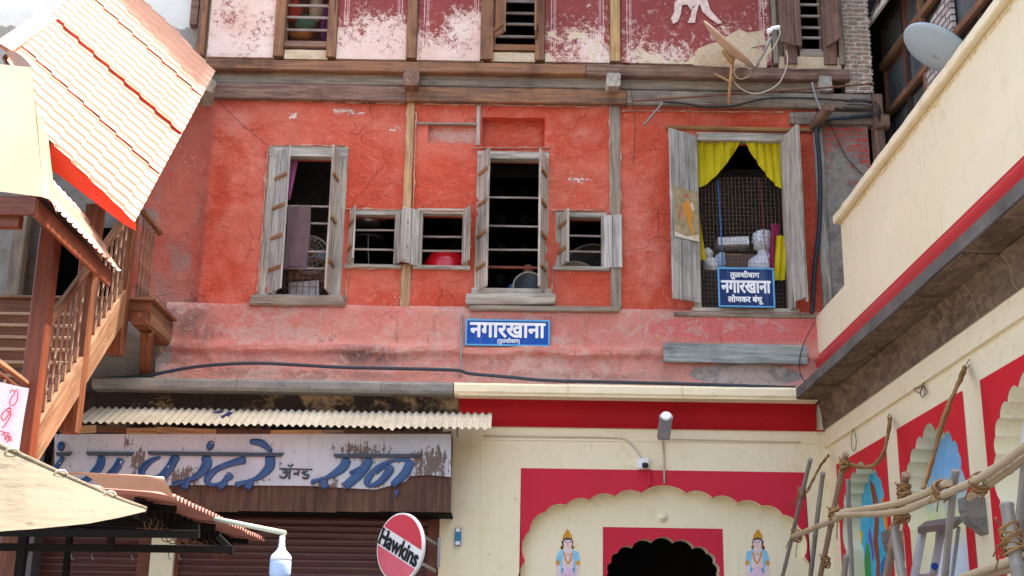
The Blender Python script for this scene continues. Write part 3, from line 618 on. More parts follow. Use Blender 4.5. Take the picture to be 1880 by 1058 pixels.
mb = MB(); X = X_(1612, 260); mb.timber((X, -.02, Z_(1612, 700)), (X, -.02, Z_(1612, 180)), .13, .2, (0,1,0), .02, jit=.012); mb.build('corner_post', M['dark_beam'], house)
mb = MB(); mb.timber((X_(1600, 232), -.1, Z_(1600, 232)), (X_(1625, 232), -.1, Z_(1625, 232)), .2, .17, (0,0,1), .02, jit=.02, seg=3); mb.build('joist_end', M['dark_beam'], house)
# ---- plinth, ledge
xa, xb = X_(290, 640, -.1), 3.78
prof = [(Z_(800, 562), -.0), (Z_(800, 568), -.055), (Z_(800, 600, -.06), -.06), (Z_(800, 630, -.07), -.07), (Z_(800, 637, -.13), -.13), (Z_(800, 646, -.14), -.14), (Z_(800, 655, -.10), -.10), (Z_(800, 675, -.12), -.12), (Z_(800, 692, -.17), -.17), (Z_(800, 704, -.24), -.24)]
def prat(v):
    t = v*(len(prof)-1); i = min(int(t), len(prof)-2); k = t-i; return prof[i][0]*(1-k)+prof[i+1][0]*k, prof[i][1]*(1-k)+prof[i+1][1]*k
mb = MB(); mb.sm = True
def pf(u, v):
    z, y = prat(v); x0_ = xa+.16*noise.noise(Vector((0, v*2.5, 4)))+.07*noise.noise(Vector((0, v*9, 4))); x = x0_+(xb-x0_)*u; e = max(0, min(1, (v-.25)*4))
    y += .03*noise.noise(Vector((x*1.2, z*2, 5)))*e+.018*noise.noise(Vector((x*5, z*6, 7)))*e+.012*noise.noise(Vector((x*15, z*15, 7)))*e
    z += (.035*noise.noise(Vector((x*1.7, 3, 9)))+.02*noise.noise(Vector((x*5, 3, 9))))*(e if v < .85 else 0); return (x, y, z)
mb.sheet(pf, 260, 36); mb.build('plinth', M['plinth'], house)
mb = MB(); holed_wall(mb, X_(175, 640, .08), X_(330, 640, .08), Z_(250, 712, .08), Z_(250, 562, .08), [], .05, .06, 0, None, 2, .06); mb.build('cement_wall', M['cement'], house)
mb = MB(); holed_wall(mb, -7.5, X_(262, 400, .09), 4.6, 8.3, [], .1, .03, 0, None, 2, .13); mb.build('rendered_wall', M['cement'], house)
zt, zb = Z_(800, 702, -.42), Z_(800, 722, -.45)
def ledge(xa, xb, mat, n, seed):
    mb = MB(); mb.sm = False
    L = (xb-xa)/n
    for i in range(n):
        a = xa+L*i+.002; b = xa+L*(i+1)-.002
        mb.timber(((a), -.225, (zt+zb)/2), (b, -.225, (zt+zb)/2), .45, zt-zb, (0,0,1), .03, jit=.006, seg=8)
    return mb
ledge(X_(168, 712, -.45), X_(832, 712, -.45), M['grey_stone'], 5, 1).build('ledge', M['grey_stone'], house)
def creampaint():
    m = NT('cream_wall_paint', .75, .25); n1 = m.nz(.8, 5, .6); n2 = m.nz(6, 6, .65); n3 = m.nz(50, 3, .6)
    c = m.mix(m.mr(n1, .3, .7), S(243,231,199), S(238,224,186)); c = m.mix(m.mr(n2, .55, .75, 0, .3), c, S(208,186,142))
    dr = m.nz(1., 5, .7, st=(7., 7., .6)); c = m.mix(m.mr(dr, .58, .8, 0, .35), c, S(196,168,122)); fs = m.nz(1., 6, .75, st=(26., 26., .9)); c = m.mix(m.mr(fs, .60, .76, 0, .25), c, S(170,146,110)); c = m.mix(m.mr(m.nz(14, 3, .7), .70, .74, 0, .5), c, S(150,120,88)); dirt = m.thr(m.math('ADD', m.math('MULTIPLY', m.nz(4., 7, .75), .6), m.math('MULTIPLY', m.nz(.7, 3), .4)), .60, .03); c = m.mix(m.math('MULTIPLY', dirt, .30), c, S(196,170,128))
    m.col(c); m.bump(m.math('ADD', n2, n3), .25, .01); return m.m
M['cream'] = creampaint()
ledge(X_(833, 712, -.45)+.002, 3.34, M['cream'], 3, 2).build('ledge', M['cream'], house)
# unseen roof slab above the house, added for the shade it throws
mb = MB(); mb.prism([(-4.3, -.55, ZTOP-.1), (4.9, -.55, ZTOP-.1), (4.9, 4, ZTOP+1.6), (-4.3, 4, ZTOP+1.6)], (0, 0, .12)); mb.build('roof', M['rust'], house)
mb = MB(); mb.box(X_(372, 50, .02)-.0, 4.7, 2.7, 3.3, 0, ZTOP); mb.build('back_wall', M['cement'], house)
# ------------------------------------------------------------------ shared paints
def redpaint(name, a, b, rough=.55):
    m = NT(name, rough, .3); n1 = m.nz(1.2, 5, .6); n2 = m.nz(7, 6, .7); c = m.mix(m.mr(n1, .3, .7), a, b); c = m.mix(m.mr(n2, .58, .78, 0, .35), c, S(206,70,80))
    c = m.mix(m.mr(m.nz(60, 3, .6), .62, .8, 0, .3), c, S(120,14,28)); m.col(c); m.bump(m.nz(40, 4, .65), .25, .006); return m.m
M['crimson'] = redpaint('crimson_wall_paint', S(206,40,62), S(196,34,56), .7); M['scarlet'] = redpaint('scarlet_frieze_paint', S(182,8,22), S(168,6,20), .7); M['sidered'] = redpaint('side_panel_red', S(214,32,44), S(204,28,42), .7)
M['roundel'] = redpaint('red_roundel_moulding', S(206,58,62), S(190,46,52), .3)
def brownstone():
    m = NT('water_stained_brown_stone', .9, .12); n1 = m.nz(1.3, 6, .65, dist=.6, st=(1, 1.6, 1)); n2 = m.nz(9, 6, .7); n3 = m.nz(1., 5, .7, dist=2.2, st=(6., 1.6, 6.))
    c = m.mix(m.mr(n1, .35, .65), S(122,104,88), S(88,72,62)); c = m.mix(m.mr(n3, .45, .6, 0, .6), c, S(150,130,106)); c = m.mix(m.mr(n2, .5, .72, 0, .6), c, S(58,46,40))
    y = m.xyz()[1]; sm = m.math('ABSOLUTE', m.math('SUBTRACT', m.math('FRACT', m.math('MULTIPLY', m.math('ADD', y, m.math('MULTIPLY', n2, .04)), 1.25)), .5)); c = m.mix(m.mr(sm, .0, .012, .8, 0), c, S(170,154,132))
    m.col(c).bump(m.math('ADD', n2, n1), .6, .02); return m.m
M['brownstone'] = brownstone()
def cusp_between(p, q, centre, k=.30, n=7):
    """one scallop from p to q bulging away from centre"""
    p, q, c = Vector(p), Vector(q), Vector(centre); m_ = (p+q)/2; d = q-p; nn = Vector((-d.y, d.x)); 
    if nn.dot(m_-c) < 0: nn = -nn
    nn.normalize(); L = d.length; h = L*k
    r = (L*L/4+h*h)/(2*h); o = m_+nn*(h-r); a0 = math.atan2(p.y-o.y, p.x-o.x); a1 = math.atan2(q.y-o.y, q.x-o.x)
    while a1-a0 > math.pi: a1 -= 2*math.pi
    while a1-a0 < -math.pi: a1 += 2*math.pi
    return [(o.x+r*math.cos(a0+(a1-a0)*i/n), o.y+r*math.sin(a0+(a1-a0)*i/n)) for i in range(n)]
def cusped(tips, centre, k=.3):
    out = []
    for i in range(len(tips)-1): out += cusp_between(tips[i], tips[i+1], centre, k)
    return out+[tips[-1]]
# ------------------------------------------------------------------ the cream gateway on the right
YW = -.05
gate = thing('temple_gateway', 'cream gateway front with crimson panel, scalloped arches and two painted guardians', 'gateway', (1.9, YW, 0))
def xz(px, py, Y=YW): p = W(px, py, Y); return (p.x, p.z)
gx0, gx1 = X_(833, 900, YW), 3.76
tips_px = [(964,1030),(972,974),(1001,940),(1039,927),(1082,918),(1129,911),(1177,905),(1260,905),(1308,914),(1354,923),(1398,929),(1437,945),(1466,967),(1477,1022)]
tips = [xz(*t) for t in tips_px]; cen = xz(1220, 1080)
xl, xr = tips[0][0]-.01, tips[-1][0]+.01
arch = [(xl, .05)]+[(xl, tips[0][1]-.9)]+cusped([(xl+.0, tips[0][1]-.9), (xl, tips[0][1]-.45)]+tips+[(xr, tips[-1][1]-.45), (xr, tips[-1][1]-.9)], cen, .17)[1:]+[(xr, .05)]
mb = MB(); zt_ = Z_(1000, 735, YW)
mb.plate([(gx0, 0), (gx1, 0), (gx1, zt_), (gx0, zt_)], [arch], YW, .16, False); mb.build('wall', M['cream'], gate)
pl = [xz(955, 960)[0], xz(1482, 960)[0], xz(1200, 863.5)[1]]
mb = MB(); mb.plate([(pl[0], 0.02), (pl[1], 0.02), (pl[1], pl[2]), (pl[0], pl[2])], [arch], YW-.005, .004, True); mb.build('crimson_panel', M['crimson'], gate)
YI = YW+.16
it = [(-100,1075),(-101,1052),(-95,1032),(-83,1014),(-57,1005),(-20,995),(20,995.5),(57,1006),(83,1015),(95,1033),(101,1053),(100,1076)]
itp = [xz(1218+a, b, YI) for a, b in it]; cen2 = xz(1218, 1090, YI)
xl2, xr2 = itp[0][0], itp[-1][0]
arch2 = [(xl2, .05)]+cusped([(xl2, itp[0][1]-.3)]+itp+[(xr2, itp[-1][1]-.3)], cen2, .24)+[(xr2, .05)]
mb = MB(); mb.plate([(xl-.1, 0), (xr+.1, 0), (xr+.1, 4.0), (xl-.1, 4.0)], [arch2], YI, .20, False); mb.build('recess_wall', M['cream'], gate)
a0, a1, az = xz(1107, 1020, YI)[0], xz(1328, 1020, YI)[0], xz(1217, 969.5, YI)[1]
mb = MB(); mb.plate([(a0, 0.02), (a1, 0.02), (a1, az), (a0, az)], [arch2], YI-.005, .004, True); mb.build('door_panel', M['crimson'], gate)
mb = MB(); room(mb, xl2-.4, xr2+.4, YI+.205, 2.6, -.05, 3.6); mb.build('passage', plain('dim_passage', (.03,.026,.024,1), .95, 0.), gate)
# frieze: hollow red moulding under the ledge, and the strip of ledge soffit
z0, z1 = Z_(1200, 786, YW), Z_(1200, 738, -.2)
mb = MB(); mb.sm = True
def mould(t):   # profile of the cornice moulding: t 0 foot .. 1 top -> (out, height)
    return (.022+.15*(1-math.cos(t*math.pi*.5))+.02*math.sin(t*math.pi*2)*(t > .0), t)
mb.sheet(lambda u, v: (gx0+.04+(3.60-gx0)*u, YW-mould(v)[0], z0+(z1-z0)*v), 30, 14); mb.sm = False
mb.box(gx0+.04, 3.74, YW-.03, YW-.0, z0-.012, z0); mb.build('frieze', M['scarlet'], gate)
mb = MB(); mb.box(gx0+.03, 3.6, -.44, .1, z1+.0, zb-.002); mb.build('ledge_soffit', M['cream'], gate)
mb = MB()
def strip(pa, pb, w_=.03, d=.014):
    a, b = W(*pa, YW), W(*pb, YW); mb.timber((a.x, YW-d/2+.001, a.z), (b.x, YW-d/2+.001, b.z), d, w_, (0,0,1) if abs(a.x-b.x) > abs(a.z-b.z) else (1,0,0), .003)
strip((884, 808), (884, 1100)); strip((886, 806), (1516, 813)); mb.build('moulding', M['cream'], gate)
mb = MB(); a = W(1217, 950, YI); mb.lathe([(.062,0),(.062,.008),(.05,.018),(.03,.022),(.028,.04),(.012,.05)], (a.x, YI, a.z), (0,-1,0), 20); mb.build('boss', M['cream'], gate)
# painted guardians either side of the arch
gold, skin_, bluec, hairc, pinkc = plain('mural_gold', S(214,150,40), .8), plain('mural_skin', S(232,208,206), .8), plain('mural_blue', S(140,200,226), .8, var=.2), plain('mural_hair', S(70,46,44), .8), plain('mural_pink', S(226,196,214), .8, var=.2)
teal = plain('mural_teal', S(70,130,170), .8); white_ = plain('mural_white', S(240,236,230), .8); lip = plain('mural_lip', S(190,90,90), .8)
def guardian(cx, flip):
    mb = MB(); k = 1/3.225
    def P(u, v): return (cx+flip*(u-136)*k, 730+v*k)
    def poly(pts, mi, lay):
        mb.mi = mi; mb.prism([W(*P(a, b), YI-.003-lay*.0015) for a, b in pts], (0, .0012, 0))
    def oval(u, v, ru, rv, mi, lay, n=14): poly([(u+ru*math.cos(2*math.pi*i/n), v+rv*math.sin(2*math.pi*i/n)) for i in range(n)], mi, lay)
    poly([(96,900),(104,905),(116,880),(116,845),(100,850),(104,875),(94,885)], 3, 1); poly([(174,890),(166,900),(156,878),(156,845),(170,850),(166,872),(172,882)], 3, 1)
    poly([(84,910),(112,898),(124,905),(148,905),(160,898),(196,912),(206,960),(208,1000),(202,1062),(190,1130),(180,1130),(186,1060),(90,1060),(98,1130),(84,1130),(70,1062),(68,1000),(72,950)], 1, 1.6)   # body and arms
    poly([(84,908),(116,900),(106,960),(104,1010),(92,1050),(94,990),(66,985),(70,945)], 2, 2.4); poly([(158,900),(198,912),(208,950),(208,985),(184,990),(182,1052),(170,1010),(172,960)], 2, 2.4)
    poly([(104,1010),(98,1052),(110,1054),(112,1010)], 5, 3); poly([(166,1010),(164,1056),(178,1052),(174,1012)], 5, 3)
    for s in (67, 187): poly([(s,968),(s+22,965),(s+22,992),(s,992)], 0, 3.4)
    poly([(108,910),(118,915),(128,960),(138,975),(150,960),(160,915),(168,912),(160,962),(140,990),(122,968)], 0, 3.4)
    oval(140, 925, 12, 9, 0, 3.4); oval(140, 922, 9, 7, 1, 3.8)
    poly([(96,1052),(120,1010),(140,1002),(162,1012),(186,1056),(180,1130),(100,1130)], 4, 4)
    poly([(126,880),(150,880),(152,910),(138,918),(124,910)], 1, 2.8)
    oval(137, 860, 25, 34, 1, 3.2, 18); poly([(111,838),(137,828),(164,838),(164,850),(150,842),(124,842),(112,852)], 3, 3.6)
    poly([(106,838),(110,815),(120,805),(122,792),(132,786),(134,772),(138,786),(148,792),(150,805),(160,815),(164,836),(137,826)], 0, 4.2)
    for u in (127, 149): oval(u, 858, 5.5, 2.6, 3, 3.8, 8); poly([(u-7,850),(u+6,849),(u+6,851),(u-7,852)], 3, 3.9)
    poly([(137,858),(141,872),(134,872)], 7, 3.6); oval(138, 880, 6, 2.4, 7, 3.8, 8)
    for u in (111, 164): oval(u, 878, 4, 8, 0, 3.8, 8)
    return mb.build('painted_guardian', [gold, skin_, bluec, hairc, pinkc, teal, white_, lip], gate)
guardian(1042, 1); guardian(1391, -1)
# ------------------------------------------------------------------ the shop on the left
M['shutter_steel'] = None
def shuttersteel():
    m = NT('brown_roller_shutter', .42, .5); n1 = m.nz(.8, 4, .6); n2 = m.nz(1., 5, .7, st=(1.5, 1.5, 14)); c = m.mix(m.mr(n1, .3, .7), S(92,48,38), S(78,42,36)); c = m.mix(m.mr(n2, .5, .7, 0, .5), c, S(120,84,72)); m.col(c); m.bump(m.nz(60, 3), .1, .003); return m.m
M['shutter_steel'] = shuttersteel()
shop = thing('shop', 'closed shop with brown roller shutters under a weathered white sign board', 'shop', (-3.3, 0, 0))
mb = MB(); sx0, sx1 = -7.6, gx0
mb.box(sx0, sx1, .28, .5, 0, 4.9); mb.build('back_wall', M['black'], shop)
def stained():
    m = NT('black_stained_band', .93, .1); n1 = m.nz(2.6, 6, .7, dist=.4); n2 = m.nz(16, 5, .7); x = m.xyz()[0]
    c = m.mix(m.thr(n1, .54, .05), S(66,56,50), S(166,142,110)); c = m.mix(m.mr(n2, .45, .65, 0, .7), c, S(44,38,34)); m.col(c); m.bump(m.math('ADD', n1, n2), .7, .02); return m.m
mb = MB(); mb.sm = True; zs0, zs1 = Z_(500, 756, -.2), zb
mb.sheet(lambda u, v: (sx0+(sx1+.03-sx0)*u, -.05-.16*v*v, zs0-.25+(zs1-zs0+.25)*v), 40, 8); mb.build('wall_band', stained(), shop)
mb = MB(); mb.box(X_(275, 1030, -.04), X_(318, 1030, -.04), -.04, .27, 0, 4.3); mb.build('pillar', M['cream'], shop)
mb = MB(); mb.box(X_(806, 1000, -.06), X_(833, 1000, -.06)+.0, -.06, .27, 0, 4.55); mb.build('pillar', M['cream'], shop)
def roller(px0, px1, y):
    a, b = X_(px0, 1000, y), X_(px1, 1000, y); ztop = 3.55; mb = MB(); mb.sm = True; n = 46
    prof = []
    for i in range(n):
        z = ztop-i*.078
        prof += [(z, 0), (z-.012, -.016), (z-.036, -.022), (z-.060, -.016), (z-.07, 0)]
    G = [[mb.v((x, y+d, z)) for x in (a, b)] for z, d in prof]
    for i in range(len(G)-1): mb.f((G[i][0], G[i][1], G[i+1][1], G[i+1][0]))
    o = mb.build('roller_shutter', M['shutter_steel'], shop)
    for s in (a, b):
        mb = MB(); mb.box(s-.07, s+.07, y-.05, y+.03, 0, ztop); mb.build('guide_rail', M['teak_red'], o)
roller(322, 735+62, .08); roller(60, 268, .12)
mb = MB(); mb.box(X_(-60, 1000, -.2), X_(62, 1000, -.2), -.2, .27, 0, 4.2); mb.build('side_panel', plain('grey_side_panel', S(96,92,92), .5), shop)
# shop sign: boxed board, stained ply skirt, raised letters
YB = -.62
sign = thing('shop_sign', 'long peeling white shop sign with raised blue script letters above a brown ply skirt', 'sign', ((X_(110, 850, YB)+X_(828, 850, YB))/2, YB, Z_(470, 940, YB)))
def signboard():
    m = NT('peeling_white_sign_paint', .7, .3); n1 = m.nz(1.4, 5, .6); n2 = m.nz(13, 6, .75, st=(1.5, 1, .8)); n3 = m.nz(1., 4, .7, st=(30, 30, 2.5)); o = m.xyz()
    c = m.mix(m.mr(n1, .3, .7), S(200,202,206), S(180,184,190)); c = m.mix(m.mr(m.nz(1., 5, .7, st=(5, 5, 1.2)), .5, .75, 0, .5), c, S(150,150,154))
    msk = None
    for (px, py, rx, ry, k) in ((330,880,60,40,.9),(255,850,24,50,.9),(660,830,90,30,.8),(790,850,60,50,1.),(600,890,60,30,.8),(700,890,40,20,.7),(235,815,12,40,.8),(470,880,40,16,.5)):
        e = m.math('MULTIPLY', m.epx(px, py, rx, ry, .9, YB), k); msk = e if msk is None else m.math('MAXIMUM', msk, e)
    f = m.math('ADD', m.math('MULTIPLY', n2, .6), m.math('MULTIPLY', n3, .4)); ch = m.mr(m.math('SUBTRACT', f, m.mr(msk, 0, 1, .59, .41)), 0, .03)
    c = m.mix(ch, c, S(112,98,90)); m.col(c); m.bump(m.math('SUBTRACT', m.math('MULTIPLY', n2, .3), ch), .3, .005); return m.m
bz = [W(100, 797, YB), W(828, 797, YB), W(828, 876, YB), W(790, 872, YB), W(752, 874, YB), W(745, 884, YB), W(690, 899, YB), W(560, 892, YB), W(330, 890, YB), W(100, 905, YB)]
mb = MB(); mb.prism(bz, (0, .03, 0)); mb.build('board', signboard(), sign)
mb = MB()
for i, (a, b) in enumerate(((90, 260), (260, 440), (440, 620), (620, 699), (699, 828))):
    p, q = W(a+.15, 815, YB+.032), W(b-.15, 941, YB+.032); p.x = X_(a+.15, 890, YB+.032); q.x = X_(b-.15, 890, YB+.032); mb.newgrain()
    vs_ = [mb.v((x, y, z), (z, x, y)) for x in (p.x, q.x) for y in (YB+.032, YB+.055) for z in (q.z+.004*(i % 2), p.z)]
    for f_ in ((0,1,3,2), (4,6,7,5), (0,4,5,1), (2,3,7,6), (0,2,6,4), (1,5,7,3)): mb.f([vs_[j] for j in f_])
mb.build('skirt', M['ply'], sign)
mb = MB(); p = W(828, 790, YB); q = W(828, 941, YB); mb.box(p.x-.03, p.x, YB+.057, -.08, q.z, p.z); mb.build('end_panel', M['dark_beam'], sign)
mb = MB(); a, b = W(140, 789, YB+.02), W(826, 789, YB+.02); x = a.x
while x < b.x:
    L = random.uniform(.12, .7); mb.mi = random.choice((0, 0, 1, 2)); mb.timber((x, YB+.02, a.z+random.uniform(-.012, .012)), (min(x+L, b.x), YB+.02, a.z+random.uniform(-.012, .012)), .03, random.uniform(.07, .10), (0,0,1), .003, jit=.004); x += L+.004
mb.build('patched_strip', [M['ply'], M['grey_beam'], M['tan_post']], sign)
mb = MB(); mb.box(X_(90, 941, YB), X_(828, 941, YB), YB+.06, .0, Z_(470, 938, YB), Z_(470, 934, YB)); mb.build('underside', M['iron'], sign)
M['letter_blue'] = None
def letterblue():
    m = NT('chipped_blue_letter_paint', .38, .5); n = m.nz(9, 5, .7); c = m.mix(m.mr(m.nz(3, 3), .3, .7), S(24,62,108), S(38,80,130)); c = m.mix(m.thr(n, .66, .012), c, S(206,200,196)); m.col(c); m.bump(n, .2, .004); return m.m
M['letter_blue'] = letterblue(); M['letter_bar'] = plain('dark_letter_edge', S(66,74,84), .6)
def A8(u, v): return (80+u/2.798, 680+v/2.798)
def A7(u, v): return (560+u/2.956, 700+v/2.956)
def stroke(mb, pts, T, kz, y=YB, lift=.024, n=26, chisel=R(-38), flat=.55):
    """pen stroke: (u, v, half width) control points through a smooth curve, domed towards the viewer"""
    P3 = [Vector((*T(a, b), r/kz)) for a, b, r in pts]; Q = []
    E = [P3[0]*2-P3[1]]+P3+[P3[-1]*2-P3[-2]]
    for i in range(1, len(E)-2):
        for j in range(8):
            t = j/8; p0, p1, p2, p3 = E[i-1], E[i], E[i+1], E[i+2]
            Q.append(.5*((2*p1)+(p2-p0)*t+(2*p0-5*p1+4*p2-p3)*t*t+(3*p1-p0-3*p2+p3)*t**3))
    Q.append(P3[-1]); rings = []; mb.sm = True
    ds = []
    for i, q in enumerate(Q):
        d = (Q[min(i+1, len(Q)-1)]-Q[max(i-1, 0)]); ds.append(Vector((d.x, d.y)).normalized())
    # rounded ends
    def ring(q, d, rr, fl):
        nn = Vector((-d.y, d.x)); out = []
        for a, h in ((-1, 0), (-1, .8), (-.8, .98), (0, 1.05), (.8, .98), (1, .8), (1, 0)):
            c = W(q.x+nn.x*rr*a, q.y+nn.y*rr*a, y); c.y = y-.001-lift*h*fl; out.append(mb.v(c))
        return out
    q0, qn = Q[0], Q[-1]
    rings.append(ring(Vector((q0.x-ds[0].x*q0.z*.45, q0.y-ds[0].y*q0.z*.45)), ds[0], q0.z*.55, .75))
    for q, d in zip(Q, ds): rings.append(ring(q, d, max(q.z, .3), 1))
    rings.append(ring(Vector((qn.x+ds[-1].x*qn.z*.45, qn.y+ds[-1].y*qn.z*.45)), ds[-1], qn.z*.55, .75))
    for i in range(len(rings)-1):
        for k in range(6): mb.f((rings[i][k], rings[i+1][k], rings[i+1][k+1], rings[i][k+1]))
    for rr in (rings[0], rings[-1]): mb.f(rr)
    mb.sm = False
def dot(mb, u, v, ru, rv, ang, T, kz, y=YB, lift=.045):
    n = 20; c = [T(u+(ru*math.cos(t)*math.cos(ang)-rv*math.sin(t)*math.sin(ang)), v+(ru*math.cos(t)*math.sin(ang)+rv*math.sin(t)*math.cos(ang))) for t in [2*math.pi*i/n for i in range(n)]]
    o = T(u, v); prev = None; mb.sm = True
    for s_, h in ((1, 0), (1, .6), (.8, .95), (.4, 1.)):
        rg = []
        for p in c: q = W(o[0]+(p[0]-o[0])*s_, o[1]+(p[1]-o[1])*s_, y); q.y = y-.001-lift*h; rg.append(mb.v(q))
        if prev:
            for i in range(n): mb.f((prev[i], prev[(i+1)%n], rg[(i+1)%n], rg[i]))
        prev = rg
    mb.f(prev); mb.sm = False
LT = [  # (transform, scale, list of strokes); each entry becomes one raised letter
 (A8, 2.798, [[(100,452,12),(66,500,13),(40,540,10)]], [(92,392,19,24,.3)]),
 (A8, 2.798, [[(300,450,20),(285,500,22),(225,560,16),(180,580,14)], [(398,462,20),(370,510,20),(318,560,18)]], []),
 (A8, 2.798, [[(600,448,6),(548,470,14),(505,520,18),(520,560,10)], [(680,446,22),(650,500,22),(600,570,20)], [(520,556,6),(590,545,8),(640,490,7)]], []),
 (A8, 2.798, [[(835,450,24),(838,490,26),(790,545,16),(730,568,9),(668,588,14)], [(745,572,14),(722,600,22)]], [(858,388,18,26,.45)]),
 (A8, 2.798, [[(1030,462,20),(970,478,16),(890,510,15),(842,560,18),(862,590,10),(915,578,8),(960,540,22)], [(935,575,16),(905,600,20)]], []),
 (A8, 2.798, [[(1165,452,26),(1160,500,24),(1110,548,15),(1060,568,8),(992,590,16)], [(1072,572,14),(1048,602,20)], [(1066,368,14),(1120,376,18),(1168,414,12)]], []),
 (A7, 2.956, [[(228,430,24),(205,470,24),(140,515,15),(95,530,7),(38,548,15)], [(95,540,14),(112,575,20)], [(245,498,8),(300,470,8),(345,440,10)], [(352,430,22),(300,500,26),(222,570,22)]], []),
 (A7, 2.956, [[(560,430,8),(480,432,9),(395,470,14),(338,540,18),(352,568,10),(410,545,18),(462,480,22),(430,470,8),(385,505,6)], [(572,442,24),(540,505,24),(478,562,18)], [(500,596,12),(494,630,4)]], []),
]
for T, kz, strokes, dots in LT:
    mb = MB()
    for s_ in strokes: stroke(mb, s_, T, kz)
    for d in dots: dot(mb, *d, T, kz)
    mb.build('letter', M['letter_blue'], sign)
for T, kz, a, b in ((A8, 2.798, (66,434), (150,432)), (A8, 2.798, (222,430), (466,432)), (A8, 2.798, (536,428), (1236,436)), (A7, 2.956, (155,407), (632,407))):
    mb = MB(); p, q = W(*T(*a), YB), W(*T(*b), YB); h = .040
    mb.prism([(p.x+.02, YB-.001, p.z-h/2), (q.x-.03, YB-.001, q.z-h/2), (q.x, YB-.001, q.z+h/2), (p.x, YB-.001, p.z+h/2)], (0, -.04, 0)); mb.build('letter_bar', M['letter_bar'], sign)
mb = MB()
for s_ in ([(1226,512,4),(1244,508,4.5),(1246,520,5),(1232,525,4)], [(1232,525,4),(1248,530,5),(1246,546,5),(1230,553,4.5),(1212,544,4)], [(1244,526,4),(1262,524,4)], [(1266,508,5),(1262,558,5)], [(1256,486,3.5),(1268,494,4),(1282,484,3.5)], [(1286,534,6),(1300,530,5),(1312,528,4)], [(1312,508,4),(1308,540,4)], [(1212,506,3),(1380,510,3)], [(1352,510,4),(1350,520,4),(1330,526,5),(1344,536,4.5),(1362,540,5),(1352,556,5),(1330,552,4)]):
    stroke(mb, s_, A8, 2.798, lift=.02)
mb.build('small_letters', M['letter_bar'], sign)
# ------------------------------------------------------------------ the side building on the right
SX = 3.76; YN = -15.5
side = thing('temple_side_building', 'cream side building on the right with red panels, scalloped niches and a tall plain parapet', 'building', (SX, -4, 0))
def yz(px, py, X=SX): p = WX(px, py, X); return (p.y, p.z)
def wallplate(mb, outer, holes, X, depth):   # plate drawn in (y,z) and turned onto the plane X, facing -X
    b = MB(); b.plate([(p[0], p[1]) for p in outer], [[(p[0], p[1]) for p in h] for h in holes], 0, depth, False)
    mp = {v: mb.v((X+v.co.y, v.co.x, v.co.z)) for v in b.bm.verts}
    for f_ in b.bm.faces: mb.f([mp[v] for v in f_.verts])
    b.bm.free()
pan = []   # y far, y near, z top, springing
t1, t2, t3 = yz(1536, 858), yz(1647, 791), yz(1799, 690); t1b, t2b = yz(1626, 805), yz(1767, 712)
ztop = (t1[1]+t2[1]+t3[1]+t1b[1]+t2b[1])/5
w2_ = t2[0]-t2b[0]; gap = t1b[0]-t2[0]
pan = [(t1[0], t1b[0]), (t2[0], t2b[0]), (t3[0], t3[0]-w2_), (t3[0]-w2_-gap, t3[0]-2*w2_-gap), (t3[0]-2*w2_-2*gap, t3[0]-3*w2_-2*gap), (t3[0]-3*w2_-3*gap, t3[0]-4*w2_-3*gap)]
pan = [p for p in pan if p[1] > YN+.2]
print('side panels', pan, ztop, gap)
def niche(yc, hw, zspr, zapex):
    prof_ = [(-1, 0), (-.97, .30), (-.80, .56), (-.56, .77), (-.26, .91), (0.26, .91), (.56, .77), (.80, .56), (.97, .30), (1, 0)]
    tp = [(yc+hw*a, zspr+(zapex-zspr)*b) for a, b in prof_]
    return [(yc-hw, .6)]+[(yc-hw, zspr-.5)]+cusped([(yc-hw, zspr-.36)]+tp+[(yc+hw, zspr-.36)], (yc, zspr-.2), .26)[0:]+[(yc+hw, zspr-.5), (yc+hw, .6)]
ns = []
for (ya, yb) in pan:
    hw = abs(ya-yb)*.40; ns.append(niche((ya+yb)/2, hw, ztop-.62, ztop-.17))
mb = MB(); wallplate(mb, [(-.05, 0), (YN, 0), (YN, 4.62), (-.05, 4.62)], ns, SX, .2); mb.build('wall', M['cream'], side)
for (ya, yb), nh in zip(pan, ns):
    mb = MB(); wallplate(mb, [(ya, .3), (yb, .3), (yb, ztop), (ya, ztop)], [nh], SX-.005, .004); mb.build('red_panel', M['sidered'], side)
def mural(name, kind):
    m = NT(name, .75, .2); z = m.xyz()[2]; n1 = m.nz(2.5, 5, .6, dist=.5); n2 = m.nz(9, 5, .6); zz = m.math('ADD', z, m.math('MULTIPLY', m.math('SUBTRACT', n1, .5), .7))
    if kind == 0: c = m.mix(m.mr(n1, .35, .65), S(52,166,210), S(100,196,224))
    elif kind == 1: c = m.mix(m.mr(zz, ztop-1.05, ztop-.5), m.mix(m.mr(zz, ztop-1.3, ztop-.9), S(214,224,236), S(236,228,120)), m.mix(n2, S(92,160,216), S(150,198,234)))
    else: c = m.mix(n1, S(214,222,232), S(238,240,240))
    m.col(c); m.bump(m.nz(40, 4, .6), .2, .005); return m.m
for i, ((ya, yb), kd) in enumerate(zip(pan, (0, 1, 2, 1, 0, 2))):
    mb = MB(); mb.box(SX+.2, SX+.24, yb-.02, ya+.02, .3, ztop+.05); mb.build('niche_back', mural('painted_niche_sky', kd), side)
XM = SX+.197
mb = MB()
def mp(pts, mi, lay=0): mb.mi = mi; mb.prism([WX(1420+a/2.53, 640+b/2.53, XM-lay*.002) for a, b in pts], (.0015, 0, 0))
mp([(446,608),(470,640),(486,720),(490,800),(484,880),(494,1000),(494,1200),(470,1200),(478,1000),(462,900),(470,800),(460,700),(450,650)], 0)
mp([(500,700),(512,690),(524,720),(528,800),(538,850),(520,850),(508,790)], 1, 1); mp([(430,1200),(420,1000),(430,910),(440,900),(448,960),(456,1080),(456,1200)], 2)
